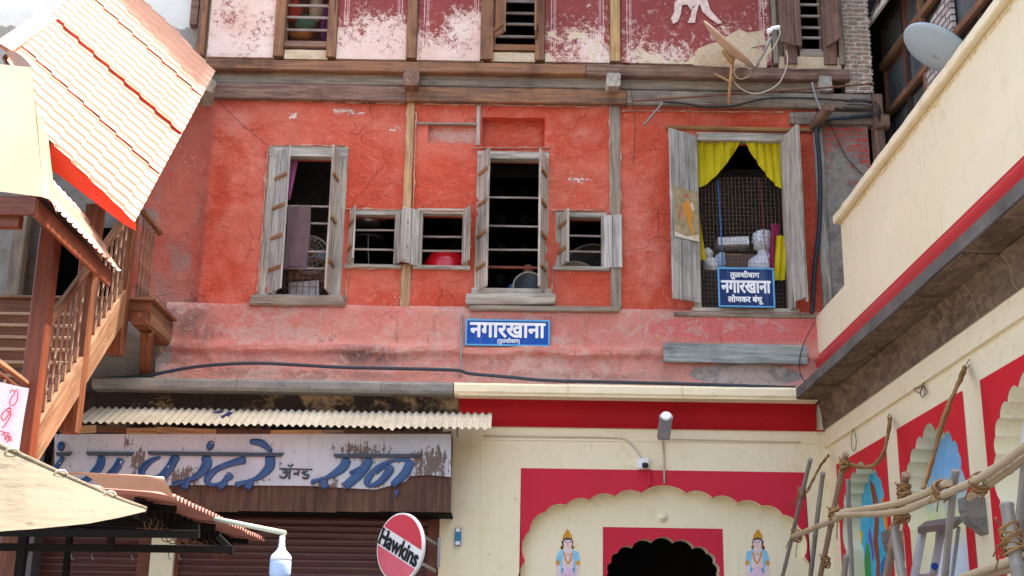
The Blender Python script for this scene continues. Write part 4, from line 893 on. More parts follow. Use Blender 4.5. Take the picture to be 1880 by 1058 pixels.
mp([(380,880),(392,860),(406,845),(414,860),(408,900),(412,980),(404,1060),(418,1200),(380,1200),(390,1060),(396,960),(384,900)], 3, 1); mp([(444,830),(452,860),(466,960),(460,990),(452,920),(440,880)], 4, 1)
mp([(498,1000),(516,960),(524,1010),(520,1200),(496,1200)], 5, 1)
mb.build('painted_trees', [plain('mural_brown', S(146,80,52), .8), plain('mural_orange', S(226,150,40), .8), plain('mural_green', S(70,150,80), .8), plain('mural_yellow', S(236,196,50), .8), plain('mural_violet', S(110,90,180), .8), plain('mural_deep_blue', S(50,110,180), .8)], side)
# ledge line, ogee cornice, slab, roundel, parapet, coping
zl = yz(1560, 780)[1]
mb = MB(); p1_ = yz(1530, 812); p2_ = yz(1766, 655); zl = (p1_[1]+p2_[1])/2; mb.box(SX-.035, SX, YN, -.06, zl-.02, zl+.015); mb.box(SX-.02, SX, YN, -.06, zl+.015, zl+.20); mb.build('string_course', M['cream'], side)
zc0, zc1 = z0, z1
mb = MB(); mb.sm = True; mb.sheet(lambda u, v: (SX-.018-mould(v)[0]*.65-.012*noise.noise(Vector((u*30, v*4, 3))), -.06-mould(v)[0]+(YN+.1)*u, zc0+(zc1-zc0)*v), 200, 14); mb.build('cornice_moulding', M['brownstone'], side)
mb = MB(); 
ys = [-.45+(YN+.45)*i/19 for i in range(20)]
for i in range(19): o_ = random.uniform(-.012, .010); mb.box(3.36, SX+.1, ys[i+1]+.006, ys[i] if i else -.452, zb-.002+o_, zb+.112)
mb.build('cornice_slab', M['brownstone'], side)
mb = MB()
for i in range(19): mb.box(3.335, 3.358, ys[i+1]+.003, ys[i] if i else -.47, zb+random.uniform(.0, .008), zb+.114)
mb.build('slab_edge', stone('dark_slab_edge', S(118,112,106), S(98,94,90), S(64,60,58)), side)
zr0, zr1 = Z_(1507, 668), Z_(1499, 640)
mb = MB(); mb.sm = True; rc = (zr0+zr1)/2
pr = [(0, -.24), (-.06, -.235), (-.068, -.205), (-.052, -.20), (-.085, -.165), (-.094, -.115), (-.085, -.07), (-.055, -.045), (-.05, -.04), (-.06, -.02), (0, -.015)]
mb.sheet(lambda u, v: (3.76+pr[round(v*10)][0], -.05+(YN+.05)*u, rc+pr[round(v*10)][1]), 20, 10); mb.build('roundel', M['roundel'], side)
pe = WX(1547, 470, 3.79)
mb = MB(); zb1 = Z_(1507, 584); mb.box(3.715, 4.05, YN, -.0, rc-.016, zb1); mb.build('parapet_base', M['cream'], side)
zcop = (WX(1586, 350, 3.79).z+WX(1858, 3, 3.79).z)/2; print('coping', zcop, WX(1586, 350, 3.79).z, WX(1858, 3, 3.79).z, pe.y)
mb = MB(); mb.box(3.79, 4.05, YN, pe.y, zb1, zcop-.01); mb.build('parapet', M['cream'], side)
def ochre():
    m = NT('ochre_rain_stain', .9, .1); n = m.nz(1., 5, .7, st=(20, 20, 4)); m.col(m.mix(m.mr(n, .35, .65), S(206,176,112), S(236,220,180))); return m.m
mb = MB(); mb.sm = False; y_ = pe.y; A_ = []
while y_ > YN: mb.box(3.787, 3.79, max(YN, y_-.05)+.0005, y_, zcop-.03-.06*abs(noise.noise(Vector((y_*3, 1, 1))))-random.uniform(0, .03), zcop-.01); y_ -= .05
mb.build('stain_line', ochre(), side)
mb = MB()
y = pe.y+.06
while y > YN: L = random.uniform(1.8, 2.4); mb.timber((3.90, y, zcop+.05), (3.90, max(YN, y-L)+.003, zcop+.05), .36, .10, (0,0,1), .012, jit=.006, seg=14); y -= L
mb.build('coping', M['cream'], side)
mb = MB(); mb.box(4.06, 4.9, YN, -.5, 0, 6.0); mb.build('core', M['cement'], side)
mb = MB()
def corbel(px, py, w_, name='corbel'):
    a = WX(px, py, SX); mb = MB(); pf_ = [(0, 0), (.16, 0), (.16, -.10), (.15, -.115), (.148, -.15), (.13, -.19), (.10, -.22), (.06, -.24), (.05, -.26), (0, -.29)]
    mb.prism([(SX-.002-o, a.y-w_/2, a.z+h) for o, h in pf_], (0, w_, 0)); mb.build(name, M['cement'], side)
corbel(1653, 976, .17); corbel(1802, 915, .17)
# ------------------------------------------------------------------ the glazed upper storey behind
GX = lambda y: 5.0-.057*y
glz = thing('glazed_building', 'dark upper storey with rows of dusty windows under a tin eave behind the parapet', 'building', (5.2, -2, 0))
def GP(px, py, off=0.):   # point on the slightly turned glazed wall
    return WP(px, py, (5.0-off, 0, 0), Vector((1, .057, 0)))
mb = MB(); mb.prism([(GX(5)+.12, 5, 0), (GX(-13)+.12, -13, 0), (GX(-13)+.12, -13, 12), (GX(5)+.12, 5, 12)], (.3, 0, 0)); mb.build('wall', plain('dark_wall', S(70,64,60), .9), glz)
def zat(px, py): return GP(px, py).z
zA, zB_, zC = zat(1623, 228), zat(1677, 58), zat(1740, 20)
print('glz', zA, zB_, GP(1631, 247), GP(1705, 60), GP(1758, 20), GP(1667, 120))
wf = plain('dark_window_frame', S(60,50,46), .5); bfr = plain('red_brown_window_frame', S(122,74,58), .6)
def glassmat():
    m = NT('dusty_window_glass', .25, .5); n = m.nz(3, 5, .6); m.col(m.mix(n, S(70,78,84), S(120,124,122))); m.rough(m.mr(n, .3, .7, .12, .5)); return m.m
gl = glassmat()
ym = [.25, GP(1631, 240).y, GP(1667, 130).y, GP(1702, 70).y]
ym += [ym[-1]-.75*(i+1) for i in range(6)]
zrow = [zA-1.0, zA-.52, zA, (zB_-zA)*.55+zA, zB_, zB_+.62]
for j in (0, 2, 4):
    for i in range(len(ym)-1):
        ya, yb = ym[i], ym[i+1]; za = zrow[j]; zb_ = zrow[j+2] if j+2 < len(zrow) else zrow[-1]
        if ya-yb < .05: continue
        mb = MB(); x = lambda y_, o=0: GX(y_)-o
        for (p, q, r_) in (((ya-.03, za), (ya-.03, zb_), .05), ((yb+.03, za), (yb+.03, zb_), .05)):
            mb.timber((x(p[0]), p[0], p[1]), (x(q[0]), q[0], q[1]), .05, .07, (0,1,0), .004)
        for z in (za+.03, zb_-.035): mb.timber((x(ya-.055), ya-.055, z), (x(yb+.055), yb+.055, z), .07, .05, (0,0,1), .004)
        wd = mb.build('window', bfr if (i+j) % 3 == 0 else wf, glz)
        mb = MB(); mb.prism([(x(ya)+.02, ya-.05, za+.05), (x(yb)+.02, yb+.05, za+.05), (x(yb)+.02, yb+.05, zb_-.05), (x(ya)+.02, ya-.05, zb_-.05)], (.008, 0, 0)); mb.build('pane', gl, wd)
for z in (zA, zB_):
    mb = MB(); mb.timber((GX(.5)-.05, .5, z), (GX(-6.5)-.05, -6.5, z), .08, .09, (0,0,1), .006, jit=.003); mb.build('rail', M['brown_beam'], glz)
for y in (ym[3],):
    mb = MB(); mb.timber((GX(y)-.04, y, zA-1), (GX(y)-.04, y, zB_+.7), .08, .09, (0,1,0), .006); mb.build('mullion', M['brown_beam'], glz)
def wbrick():
    m = NT('whitewashed_brick_infill', .9, .1); x = m.n.new('ShaderNodeTexBrick'); o = m.xyz(); cb = m.n.new('ShaderNodeCombineXYZ'); m.put(cb.inputs[0], o[1]); m.put(cb.inputs[1], o[2]); m.put(x.inputs['Vector'], cb.outputs[0]); x.inputs['Scale'].default_value = 1; x.inputs['Brick Width'].default_value = .22; x.inputs['Row Height'].default_value = .085; x.inputs['Mortar Size'].default_value = .012
    x.inputs['Color1'].default_value = S(206,198,192); x.inputs['Color2'].default_value = S(186,174,168); x.inputs['Mortar'].default_value = S(96,84,78); m.col(m.mix(m.mr(m.nz(9,5,.7), .5, .7, 0, .6), x.outputs['Color'], S(140,110,96))); m.bump(x.outputs['Fac'], -.8, .015); return m.m
wb = wbrick()
a, b = GP(1700, 130, .05), GP(1752, 60, .05); mb = MB(); mb.prism([(GX(a.y)-.07, a.y, zA-.9), (GX(b.y)-.07, b.y, zA-.9), (GX(b.y)-.07, b.y, zB_-.12), (GX(a.y)-.07, a.y, zB_-.3)], (.05, 0, 0)); mb.build('brick_infill', wb, glz)
# tin eave
mb = MB(); a = W(1606, 14, -.2); zE = a.z
tin = plain('dark_tin', S(72,76,82), .5, .5, .4, var=.25, scale=2)
mb.sm = True; mb.sheet(lambda u, v: (a.x-.057*(4.5-11*u)+(GX(0)+.3-a.x)*v, 4.5-11*u, zE+(v)*.75+.02*math.sin(u*11/.22*2*math.pi)), 300, 4); mb.build('tin_eave', tin, glz)
for i in range(6):
    y = .3-1.25*i; mb = MB(); mb.timber((a.x+.03, y, zE-.05), (GX(y), y, zE+.62), .06, .08, (0,1,0), .004); mb.build('rafter', M['dark_beam'], glz)
mb = MB(); mb.timber((a.x+.04-.057*4.5, 4.5, zE-.02), (a.x+.04+.057*6, -6, zE-.02), .04, .10, (0,0,1), .004); mb.build('eave_board', M['whitewall'], glz)
# ------------------------------------------------------------------ the wooden stair with tiled tin roofs, left
M['tread'] = wood('lit_tread_edge', S(186,158,128), S(166,138,110), S(200,174,146), S(90,66,48), .4, .6, .3); SXL = -4.35; TK = M['teak']  # treads paler than the teak: light on the nosings put into the colour
stair = thing('wooden_staircase', 'teak staircase with turned balusters and salmon tile-pattern roofs climbing to the house on the left', 'staircase', (-5.1, -2.4, 0))
def zs_(y): return 3.15+.9*(y+3.41)          # underside of the stringer
def zh_(y): return 4.42+.9*(y+3.48)          # handrail
for (y0, zb_, zt_, m_) in ((-3.50, 0, 5.5, 'teak_red'), (-2.36, 3.72, 6.15, 'teak'), (-1.20, 4.80, 7.6, 'teak')):
    mb = MB(); mb.timber((SXL-.085, y0+.08, zb_), (SXL-.085, y0+.08, zt_), .17, .16, (0,1,0), .012, jit=.001); mb.build('post', M[m_], stair)
    mb = MB(); mb.timber((SXL-1.9, y0+.08, zb_ if zb_ else 0), (SXL-1.9, y0+.08, zt_), .17, .16, (0,1,0), .012, jit=.001); mb.build('post', M[m_], stair)
for (ya, yb) in ((-3.34, -2.36), (-2.20, -1.20)):
    mb = MB(); mb.newgrain(); pts = [(ya, zs_(ya)), (yb, zs_(yb)), (yb, zs_(yb)+.40), (ya, zs_(ya)+.40)]
    A = [mb.v((SXL-.01, y, z), ((y*.74+z*.67), (z*.74-y*.67), 0)) for y, z in pts]; B = [mb.v((SXL-.065, y, z), ((y*.74+z*.67), (z*.74-y*.67), .05)) for y, z in pts]
    mb.f(A); mb.f(B[::-1])
    for i in range(4): mb.f((A[i], A[(i+1)%4], B[(i+1)%4], B[i]))
    mb.build('stringer', M['teak_pale'], stair)
    a, b = Vector((SXL-.07, ya+.0, zh_(ya))), Vector((SXL-.07, yb+.02, zh_(yb+.02)))
    mb = MB(); mb.timber(a, b, .075, .085, (0,0,1), .02, jit=.002); mb.build('handrail', M['teak_pale'], stair)
# one turned baluster mesh shared by all
def baluster_mesh(h):
    mb = MB(); mb.timber((0,0,0), (0,0,.16), .038, .038, (0,1,0), .004); mb.newgrain()
    pr_ = [(.014,.16),(.019,.18),(.012,.19),(.019,.20),(.013,.215)]
    z = .215
    for k in range(3):
        L = (h-.30)/3; pr_ += [(.016, z+L*.4), (.014, z+L*.85), (.020, z+L*.88), (.013, z+L*.92), (.020, z+L*.95), (.013, z+L)]; z += L
    pr_ += [(.018, h-.06), (.012, h-.03), (.012, h)]
    mb.lathe(pr_, n=10); return mb.mesh('baluster', M['baluster'])
bal = baluster_mesh(.92); bal2 = baluster_mesh(1.0)
for (ya, yb, n) in ((-3.30, -2.44, 7), (-2.14, -1.26, 7)):
    for i in range(n):
        y = ya+(yb-ya)*i/(n-1); part('baluster', bal, stair, (SXL-.06, y, zs_(y)+.40))
# landing with its own short balustrade, box edge and bracket
zl_ = WX(235, 541, SXL).z; yl = -1.04; xL = W(283, 545, yl).x
mb = MB(); mb.timber((SXL-2, yl+.45, zl_-.02), (xL+.03, yl+.45, zl_-.02), .98, .035, (0,0,1), .008); mb.build('landing', M['teak_pale'], stair)
mb = MB(); mb.timber((SXL, yl+.02, zl_-.16), (xL-.02, yl+.02, zl_-.16), .04, .24, (0,0,1), .006, jit=.002); mb.build('fascia', M['teak'], stair)
mb = MB(); mb.timber((xL-.04, yl+.04, zl_-.18), (xL-.04, -.02, zl_-.18), .04, .27, (0,0,1), .006, jit=.002); mb.build('fascia', M['teak_pale'], stair)
mb = MB(); a = W(255, 585, -1.15); mb.timber(a, (a.x, -.0, a.z), .17, .14, (0,0,1), .01, jit=.002)
mb.build('bracket_beam', M['teak'], stair)
mb = MB(); b = W(268, 688, -.16); mb.timber((a.x+.02, -.85, a.z-.07), b, .13, .10, (0,1,0), .01, jit=.002); mb.build('strut', M['teak'], stair)
for i in range(4): part('baluster', bal2, stair, (SXL+.04, yl+.08+.14*i, zl_))
for i in range(3): part('baluster', bal2, stair, (SXL+.04+.11*(i+.3), yl+.06, zl_)) if False else None
mb = MB(); mb.timber((SXL+.04, yl-.02, zl_+1.03), (SXL+.04, -.3, zl_+1.03), .07, .07, (0,0,1), .015); mb.build('handrail', M['teak_pale'], stair)
# treads and risers
y, k = -3.30, 0
while True:
    z = zs_(y)+.12
    if z > zl_-.10: break
    mb = MB(); mb.timber((SXL-1.85, y+.075, z), (SXL-.07, y+.075, z), .27, .034, (0,0,1), .008); mb.build('tread', M['tread'], stair)
    mb = MB(); mb.timber((SXL-1.85, y+.185, z+.092), (SXL-.07, y+.185, z+.092), .022, .155, (0,0,1), .003); mb.build('riser', TK, stair)
    y += .2055
mb = MB(); mb.timber((SXL-1.85, yl+.02, zl_-.13), (SXL-.07, yl+.02, zl_-.13), .022, .2, (0,0,1), .003); mb.build('riser', TK, stair)
# lower rail running out to the left in front
mb = MB(); a, b = WX(60, 712, -4.46), WX(-20, 652, -4.46); mb.timber(a, b, .05, .05, (0,0,1), .015); mb.build('handrail', M['teak_pale'], stair)
mb = MB(); a2, b2 = WX(56, 728, -4.46), WX(-20, 672, -4.46); mb.timber(a2, b2, .03, .03, (0,0,1), .01); mb.build('rail', M['teak'], stair)
bal3 = baluster_mesh(.8)
for i in range(7): p = a2.lerp(b2, (i+.5)/7); part('baluster', bal3, stair, (p.x, p.y, p.z-.8))
# ---- roofs
def tilemat(name, a, b, rough=.45):
    m = NT(name, rough, .4); n1 = m.nz(2.2, 5, .6); n2 = m.nz(20, 4, .7); c = m.mix(m.mr(n1, .3, .7), a, b); c = m.mix(m.mr(n2, .6, .75, 0, .35), c, S(170,110,92)); m.col(c); m.bump(n2, .1, .003); return m.m
M['tile'] = tilemat('salmon_tile_sheet', S(206,158,134), S(196,146,122)); M['flange'] = tilemat('orange_red_flange', S(222,56,12), S(212,48,10)); M['flash'] = tilemat('peach_flashing', S(188,138,110), S(178,128,102)); M['ridge'] = tilemat('dull_ridge_cap', S(196,140,116), S(176,120,98))
def clip(mb, poly, n):
    """trim a sheet to a convex outline lying in its plane"""
    cen = sum(poly, Vector())/len(poly)
    for i in range(len(poly)):
        p, q = poly[i], poly[(i+1) % len(poly)]; pn = (q-p).cross(n).normalized()
        if pn.dot(cen-p) > 0: pn = -pn
        bmesh.ops.bisect_plane(mb.bm, geom=mb.bm.verts[:]+mb.bm.edges[:]+mb.bm.faces[:], dist=1e-5, plane_co=p, plane_no=pn, clear_outer=True)
def tile_sheet(o, e, u, n, a0, a1, b0, b1, lift, poly, pitch=.15, row=.26, amp=.026, step=.02):
    mb = MB(); mb.sm = False
    na = max(2, int((a1-a0)/pitch*10)); nb_ = []
    b = b0
    while b < b1: nb_ += [b, b+row-.012]; b += row
    G = []
    for i in range(na+1):
        a = a0+(a1-a0)*i/na; ph = (a/pitch) % 1.0
        h = amp*math.exp(-((ph-.5)/.15)**2)
        col_ = []
        for j, b in enumerate(nb_):
            t = (1 if j % 2 == 0 else 0)*step*(1.0 if True else 0); col_.append(mb.v(o+e*a+u*b+n*(h+lift+step*(1 - j % 2))))
        G.append(col_)
    mb.sm = True
    for i in range(na):
        for j in range(len(nb_)-1): mb.f((G[i][j], G[i+1][j], G[i+1][j+1], G[i][j+1]))
    clip(mb, poly, n); return mb
E1 = WX(388, 145, -3.8); E2 = WX(245, 412, -3.8)
eA = (E1-E2); LA = eA.length; eA.normalize(); uA = Vector((-1, 0, .9)).normalized(); nA = eA.cross(uA).normalized()
if nA.z < 0: nA = -nA
polyA = [WP(px, py, E1, nA) for px, py in ((388,145),(245,412),(85,258),(6,100),(150,-14),(232,-14))]
cuts = [0, LA*.27, LA*.53, LA*.79, LA+.02]
roofA = None
cl_ = [-1.2]+cuts[1:]
for i in range(4):
    a0, a1 = cl_[i]-.0, cl_[i+1]+.07
    lf = .03*i+.02; mb = tile_sheet(E2, eA, uA, nA, a0, a1, -.6, 4.2, lf, polyA)
    if i:
        nb2 = [(b_*.5-.6) for b_ in range(10)]; A_, B_ = E2+eA*a0+nA*(lf-.02), E2+eA*a0+nA*(lf+.006); mb.mi = 1; top_ = WP(*((80,150), (118,76), (186,18), (0,0))[i], E1, nA); bm_ = (top_-E2).dot(uA)-(top_-E2).dot(eA)*0
        k_ = min(3.2, max(.5, ((4.2, 2.6, 2.55, 2.5)[i])))
        mb.prism([A_-eA*.012+uA*.02, A_-eA*.012+uA*k_, B_-eA*.012+uA*k_, B_-eA*.012+uA*.02], eA*.010); mb.mi = 0; clip(mb, polyA, nA)
    if roofA is None: roofA = mb.build('roof', M['tile'], stair, norm=False)
    else: mb.build('roof_sheet', [M['tile'], M['flange']], roofA, norm=False)
mb = MB(); mb.prism([p-nA*.03 for p in polyA], -nA*.02); mb.build('underside', M['teak'], roofA)
pts = [WP(px, py, E1, nA) for px, py in ((92,262),(247,414))]
mb = MB(); p, q = pts; dn = Vector((.0, -.02, -.26)); mb.prism([p+nA*.03, q+nA*.03, q+Vector((.02,-.02,-.06)), q+dn*.35+(p-q)*.12, p+dn], (0, .012, 0)); mb.build('flange', M['flange'], stair)
mb = MB(); a, b = WP(3, 96, E1, nA), WP(150, -6, E1, nA); mb.timber(a+nA*.06, b+nA*.06, .20, .05, nA, .02); mb.build('ridge_cap', M['ridge'], stair)
# lower steep roof seen almost edge on
XB = -4.05; NB_, FB = WX(78, 365, XB), WX(214, 503, XB); FB.z = NB_.z = (NB_.z+FB.z)/2
eB = Vector((0, 1, 0)); LB = FB.y-NB_.y; uB = Vector((-1, 0, 1.55)).normalized(); nB = Vector((1.55, 0, 1)).normalized()
polyB = [NB_, FB, FB+uB*.45-eB*.1, FB+uB*.62-eB*.3, NB_+uB*.62+eB*.55]
mb = tile_sheet(NB_, eB, uB, nB, 0, LB, -.02, 1.6, .01, polyB, .15, .26, .03, .016); mb.build('roof', M['tile'], stair, norm=False)
mb = MB(); mb.prism([NB_-nB*.06, FB-nB*.06-eB*.03, FB-nB*.06+uB*.5-eB*.3, NB_-nB*.06+uB*.5+eB*.5], -nB*.02); mb.build('underside', M['teak'], stair)
mb = MB(); mb.timber(NB_+Vector((-.05,0,-.08)), FB+Vector((-.05,-.05,-.08)), .03, .17, (0,0,1), .006); mb.build('fascia', M['teak_red'], stair)
mb = MB(); mb.timber(NB_+Vector((-2.2,.0,-.06)), NB_+Vector((-.05,0,-.06)), .03, .17, (0,0,1), .006); mb.timber(NB_+Vector((-2.2,.1,-.17)), NB_+Vector((-.2,.1,-.17)), .10, .12, (0,0,1), .006); mb.build('fascia', M['teak_red'], stair)
yn = NB_.y
def hp(px, py, k): return W(px, py, yn+k)
mb = MB(); mb.sm = True
c00, c10, c11, c01 = hp(-260, 318, -.03), hp(80, 362, -.03), hp(58, 124, 1.15), hp(-260, 92, 1.15)
mb.sheet(lambda u, v: (c00.lerp(c10, u)).lerp(c01.lerp(c11, u), v)+Vector((0, -1, 1))*.05*math.sin(v*math.pi)*(.6+.4*math.sin(u*5)), 12, 12); mb.build('hip_flashing', M['flash'], stair, norm=False)
mb = MB(); mb.sm = True; A_ = [hp(58, 122, 1.15), hp(70, 240, .6), hp(80, 363, -.04)]; B_ = [WP(8, 98, E1, nA)+nA*.05, WP(86, 258, E1, nA)+nA*.04, hp(104, 392, .22)]
def cap(u, v):
    t = v*2; i = min(int(t), 1); k = t-i; a = A_[i].lerp(A_[i+1], k); b = B_[i].lerp(B_[i+1], k); return a.lerp(b, u)+Vector((.3, -.6, .6))*.05*math.sin(u*math.pi)
mb.sheet(cap, 8, 12); mb.build('hip_cap', M['flash'], stair, norm=False)
# dark doorway behind the head of the stair, with its stone jamb
door = thing('stair_doorway', 'dark doorway with grey timber jamb at the head of the teak stair', 'doorway', (-5.4, -.1, zl_))
mb = MB(); q = RC(44, 360, 215, 560, -.12); mb.box(-5.6, q[1], -.10, .05, zl_, 6.65); mb.build('dark_door_block', M['black'], door)  # solid black box painted for the darkness inside the doorway
mb = MB(); mb.timber((X_(36, 460, -.2), -.2, zl_-.6), (X_(36, 460, -.2), -.2, 7.2), .16, .16, (0,1,0), .012, jit=.004); mb.build('jamb', M['grey_beam'], door)
mb = MB(); holed_wall(mb, -8.2, X_(26, 460, -.2), 3.8, 7.3, [], .08, .05, .2, None, 3, -.24); mb.build('stone_jamb', M['cement'], door)
# white plastered house end behind the roofs, top left
lw = thing('whitewashed_wall', 'whitewashed wall with crumbling grey foot behind the salmon roofs, upper left', 'wall', (-5.6, .12, 7))
mb = MB(); holed_wall(mb, -8.6, X_(366, 60, .1), Z_(200, 190, .1), 12, [], .08, .05, .3, None, 6, .1); mb.build('plaster', M['whitewall'], lw)
mb = MB(); mb.box(-8.6, X_(366, 60, .1)-.05, .4, .7, 0, 12); mb.build('core', M['cement'], lw)
mb = MB(); a, b = W(355, 10, -.06), W(352, 45, -.06); mb.box(a.x-.03, a.x+.07, -.06, .1, b.z, b.z+.6); mb.build('drain_slot', M['dark_beam'], lw)
# ------------------------------------------------------------------ stall in the foreground
stall = thing('market_stall', 'dark iron stall frame under a small salmon tin awning in front of the brown shutters', 'stall', (-3.6, -3.8, 0))
XE = -2.55; n0, f0 = WX(322, 905, XE), WX(485, 996, XE); ze = (n0.z+f0.z)/2; print('stall', n0, f0)
yN_, yF = n0.y, f0.y
mb = MB(); mb.sm = True; nc = int((yF-yN_)/.12); N_ = nc*8
def aw(u, v):
    y = yN_+(yF-yN_)*u; x = XE-2.2*v; return (x, y, ze+.18*v+.022*math.sin((y-yN_)/.12*2*math.pi)+.014*abs(math.sin(v*2.2/.3*math.pi))*(1 if u < .02 else .3)+.012*noise.noise(Vector((x*3, y*2, 1))))
G = []
mb.sheet(aw, N_, 12); rf = mb.build('awning', tilemat('faded_tin_awning', S(178,118,104), S(150,94,82)), stall, norm=False)
mb = MB(); mb.sm = True
c = [W(120, 872, yN_-.25), W(300, 875, yN_-.1), W(322, 905, yN_), W(190, 896, yN_-.1)]
def fl(u, v):
    p = c[0].lerp(c[1], u).lerp(c[3].lerp(c[2], u), v); p.z += .05*math.sin(v*math.pi)*(1-u*.3)-.05*max(0, u-.8)*5*v; p.y -= .10*math.sin(v*math.pi); return p
mb.sheet(fl, 16, 8); mb.build('bent_flashing', M['tile'], stall, norm=False)
mb = MB(); mb.timber((XE-.32, yN_+.1, ze-.08), (XE-.32, yF-.1, ze-.08), .04, .16, (0,0,1), .006)
for i in range(16): y = yN_+.2+(yF-yN_-.4)*i/15; mb.box(XE-.305, XE-.285, y-.012, y+.012, ze-.17, ze+.0)
mb.build('eave_rail', M['iron'], stall)
mb = MB(); n_ = 150
mb.tube([(XE-.29+.045*math.cos(i*.72), yN_+.3+(yF-yN_-.6)*i/n_+.03*math.sin(i*.31), ze-.19+.05*math.sin(i*.72)+.03*math.sin(i*.13)) for i in range(n_+1)], .005, 5)
mb.build('wire_coils', M['rust'], stall)
def ibar(pa, pb, Y, h=.055, w_=.05):
    a, b = W(*pa, Y), W(*pb, Y); mb = MB(); mb.timber(a, b, w_, h, (0,0,1) if abs(a.x-b.x) > .3 else (0,1,0), .004); mb.build('bar', M['iron'], stall)
ibar((-60, 1004), (428, 1009), -4.6, .06); ibar((-60, 977), (366, 981), -4.9, .06); ibar((204, 977), (204, 1006), -4.7, .05); ibar((150, 958), (366, 968), -4.2, .06); ibar((400, 985), (424, 1009), -4.6, .04); ibar((-60, 950), (330, 950), -3.2, .06)
for (px, Y) in ((44, -4.6),): p = W(px, 985, Y); mb = MB(); mb.timber((p.x, Y, .0), (p.x, Y, ze+.1), .07, .07, (0,1,0), .004); mb.build('leg', M['iron'], stall)
for y_ in (yN_+.3, yF-.4): mb = MB(); mb.timber((XE-1.9, y_, 0), (XE-1.9, y_, ze+.1), .06, .06, (0,1,0), .004); mb.build('leg', M['iron'], stall)
for y_ in (yN_+.45, (yN_+yF)/2, yF-.35): mb = MB(); mb.timber((XE-.1, y_, ze-.05), (XE-2.0, y_, ze+.10), .04, .05, (0,0,1), .004); mb.build('rafter', M['iron'], stall)
mb = MB()
for px in (52, 132, 170, 243, 310, 330): p = W(px, 1012, -4.6); mb.tube([p, p+Vector((0,0,-.05)), p+Vector((.012,0,-.07)), p+Vector((.02,0,-.055))], .004, 4)
mb.build('hooks', M['steel'], stall)
# ------------------------------------------------------------------ canvas in the near left corner
def canvas():
    m = NT('beige_tarpaulin', .75, .2); n = m.nz(1.5, 5, .6); n2 = m.nz(5, 5, .65, st=(1, 1, 2.5)); c = m.mix(m.mr(n, .3, .7), S(124,116,98), S(112,104,88)); c = m.mix(m.thr(n2, .64, .03), c, S(96,86,74)); c = m.mix(m.mr(m.nz(1., 4, .6, st=(3, 3, 18)), .55, .7, 0, .4), c, S(96,88,72)); m.col(c); m.bump(m.nz(3., 5, .6, st=(1, 1, 3), dist=.6), .8, .05)
    tr = m.n.new('ShaderNodeBsdfTranslucent'); tr.inputs[0].default_value = S(190,174,140); mx = m.n.new('ShaderNodeMixShader'); mx.inputs[0].default_value = .2; out = m.n['Material Output']
    m.t.links.new(m.b.outputs[0], mx.inputs[1]); m.t.links.new(tr.outputs[0], mx.inputs[2]); m.t.links.new(mx.outputs[0], out.inputs[0]); return m.m
tarp = thing('tarpaulin', 'beige canvas tarpaulin stretched to a point, lower left corner', 'tarpaulin', (-3.2, -8.4, 2.4))
up = [(-420, 640), (-60, 790), (0, 819), (33, 834), (131, 880), (218, 918), (268, 936)]; lo_ = [(-420, 1030), (-60, 982), (0, 976), (60, 972), (163, 961), (218, 951), (268, 939)]
def pl_(L, t): t *= len(L)-1; i = min(int(t), len(L)-2); k = t-i; return L[i][0]*(1-k)+L[i+1][0]*k, L[i][1]*(1-k)+L[i+1][1]*k
def tf(u, v):
    u = (1+u*5)/6 if False else u
    a = W(*pl_(up, u), -8.0); b = W(*pl_(lo_, u), -8.75); p = a.lerp(b, v); p.z -= .07*math.sin(v*math.pi)*(1-u); p.y += .10*math.sin(v*math.pi)*(1-u)+.015*math.sin(u*14+v*5)*(1-u)-.03*math.exp(-((v-.62)/.06)**2)*(1-u); return p
mb = MB(); mb.sm = True; mb.sheet(tf, 30, 16); mb.build('cloth', canvas(), tarp, norm=False)
mb = MB(); mb.tube([tf(i/20, 0) for i in range(21)], .017, 8); mb.build('hem', canvas(), tarp)
for u in (.44, .63, .80):
    p = tf(u, .02); mb = MB(); mb.tube([p+Vector((.035*math.cos(t), -.03*math.sin(t), .02*math.sin(t)+.01*math.cos(t))) for t in [i*math.pi/5 for i in range(10)]], .006, 6, True); mb.build('rope_loop', M['white_cable'], tarp)
# banner with red script hanging from the lower rail
yb_ = -4.35
ban = thing('cloth_banner', 'white cloth banner with red looping script, hung from the lower stair rail', 'banner', (W(20, 820, yb_).x, yb_, W(20, 820, yb_).z))
bc = [W(-60, 690, yb_), W(53, 713, yb_), W(36, 826, yb_), W(-60, 812, yb_)]
def bf(u, v): p = bc[0].lerp(bc[1], u).lerp(bc[3].lerp(bc[2], u), v); p.y += .012*math.sin(u*9+v*3); return p
mb = MB(); mb.sm = True; mb.sheet(bf, 16, 10); mb.build('cloth', plain('white_banner_cloth', S(226,226,236), .8, .1, var=.04), ban, norm=False)
mb = MB()
for st in ([(26,720),(31,716),(33,724),(30,738),(24,745),(18,742),(20,732),(27,722),(22,716),(18,722)], [(18,748),(8,755),(2,765),(6,772),(14,764),(20,750),(12,752)], [(12,756),(20,758),(16,770),(8,782),(4,786)], [(2,800),(8,796),(10,808),(14,798),(16,808),(12,812)], [(0,792),(18,796)], [(18,800),(20,810)]):
    Q = [W(a, b, yb_-.02) for a, b in st]; P_ = []
    for i in range(len(Q)-1):
        p0, p1, p2, p3 = Q[max(i-1, 0)], Q[i], Q[i+1], Q[min(i+2, len(Q)-1)]
        for j in range(6): t = j/6; P_.append(.5*((2*p1)+(p2-p0)*t+(2*p0-5*p1+4*p2-p3)*t*t+(3*p1-p0-3*p2+p3)*t**3))
    P_.append(Q[-1]); mb.tube(P_, .0045, 5)
mb.build('script', plain('red_script', S(206,40,66), .7), ban)
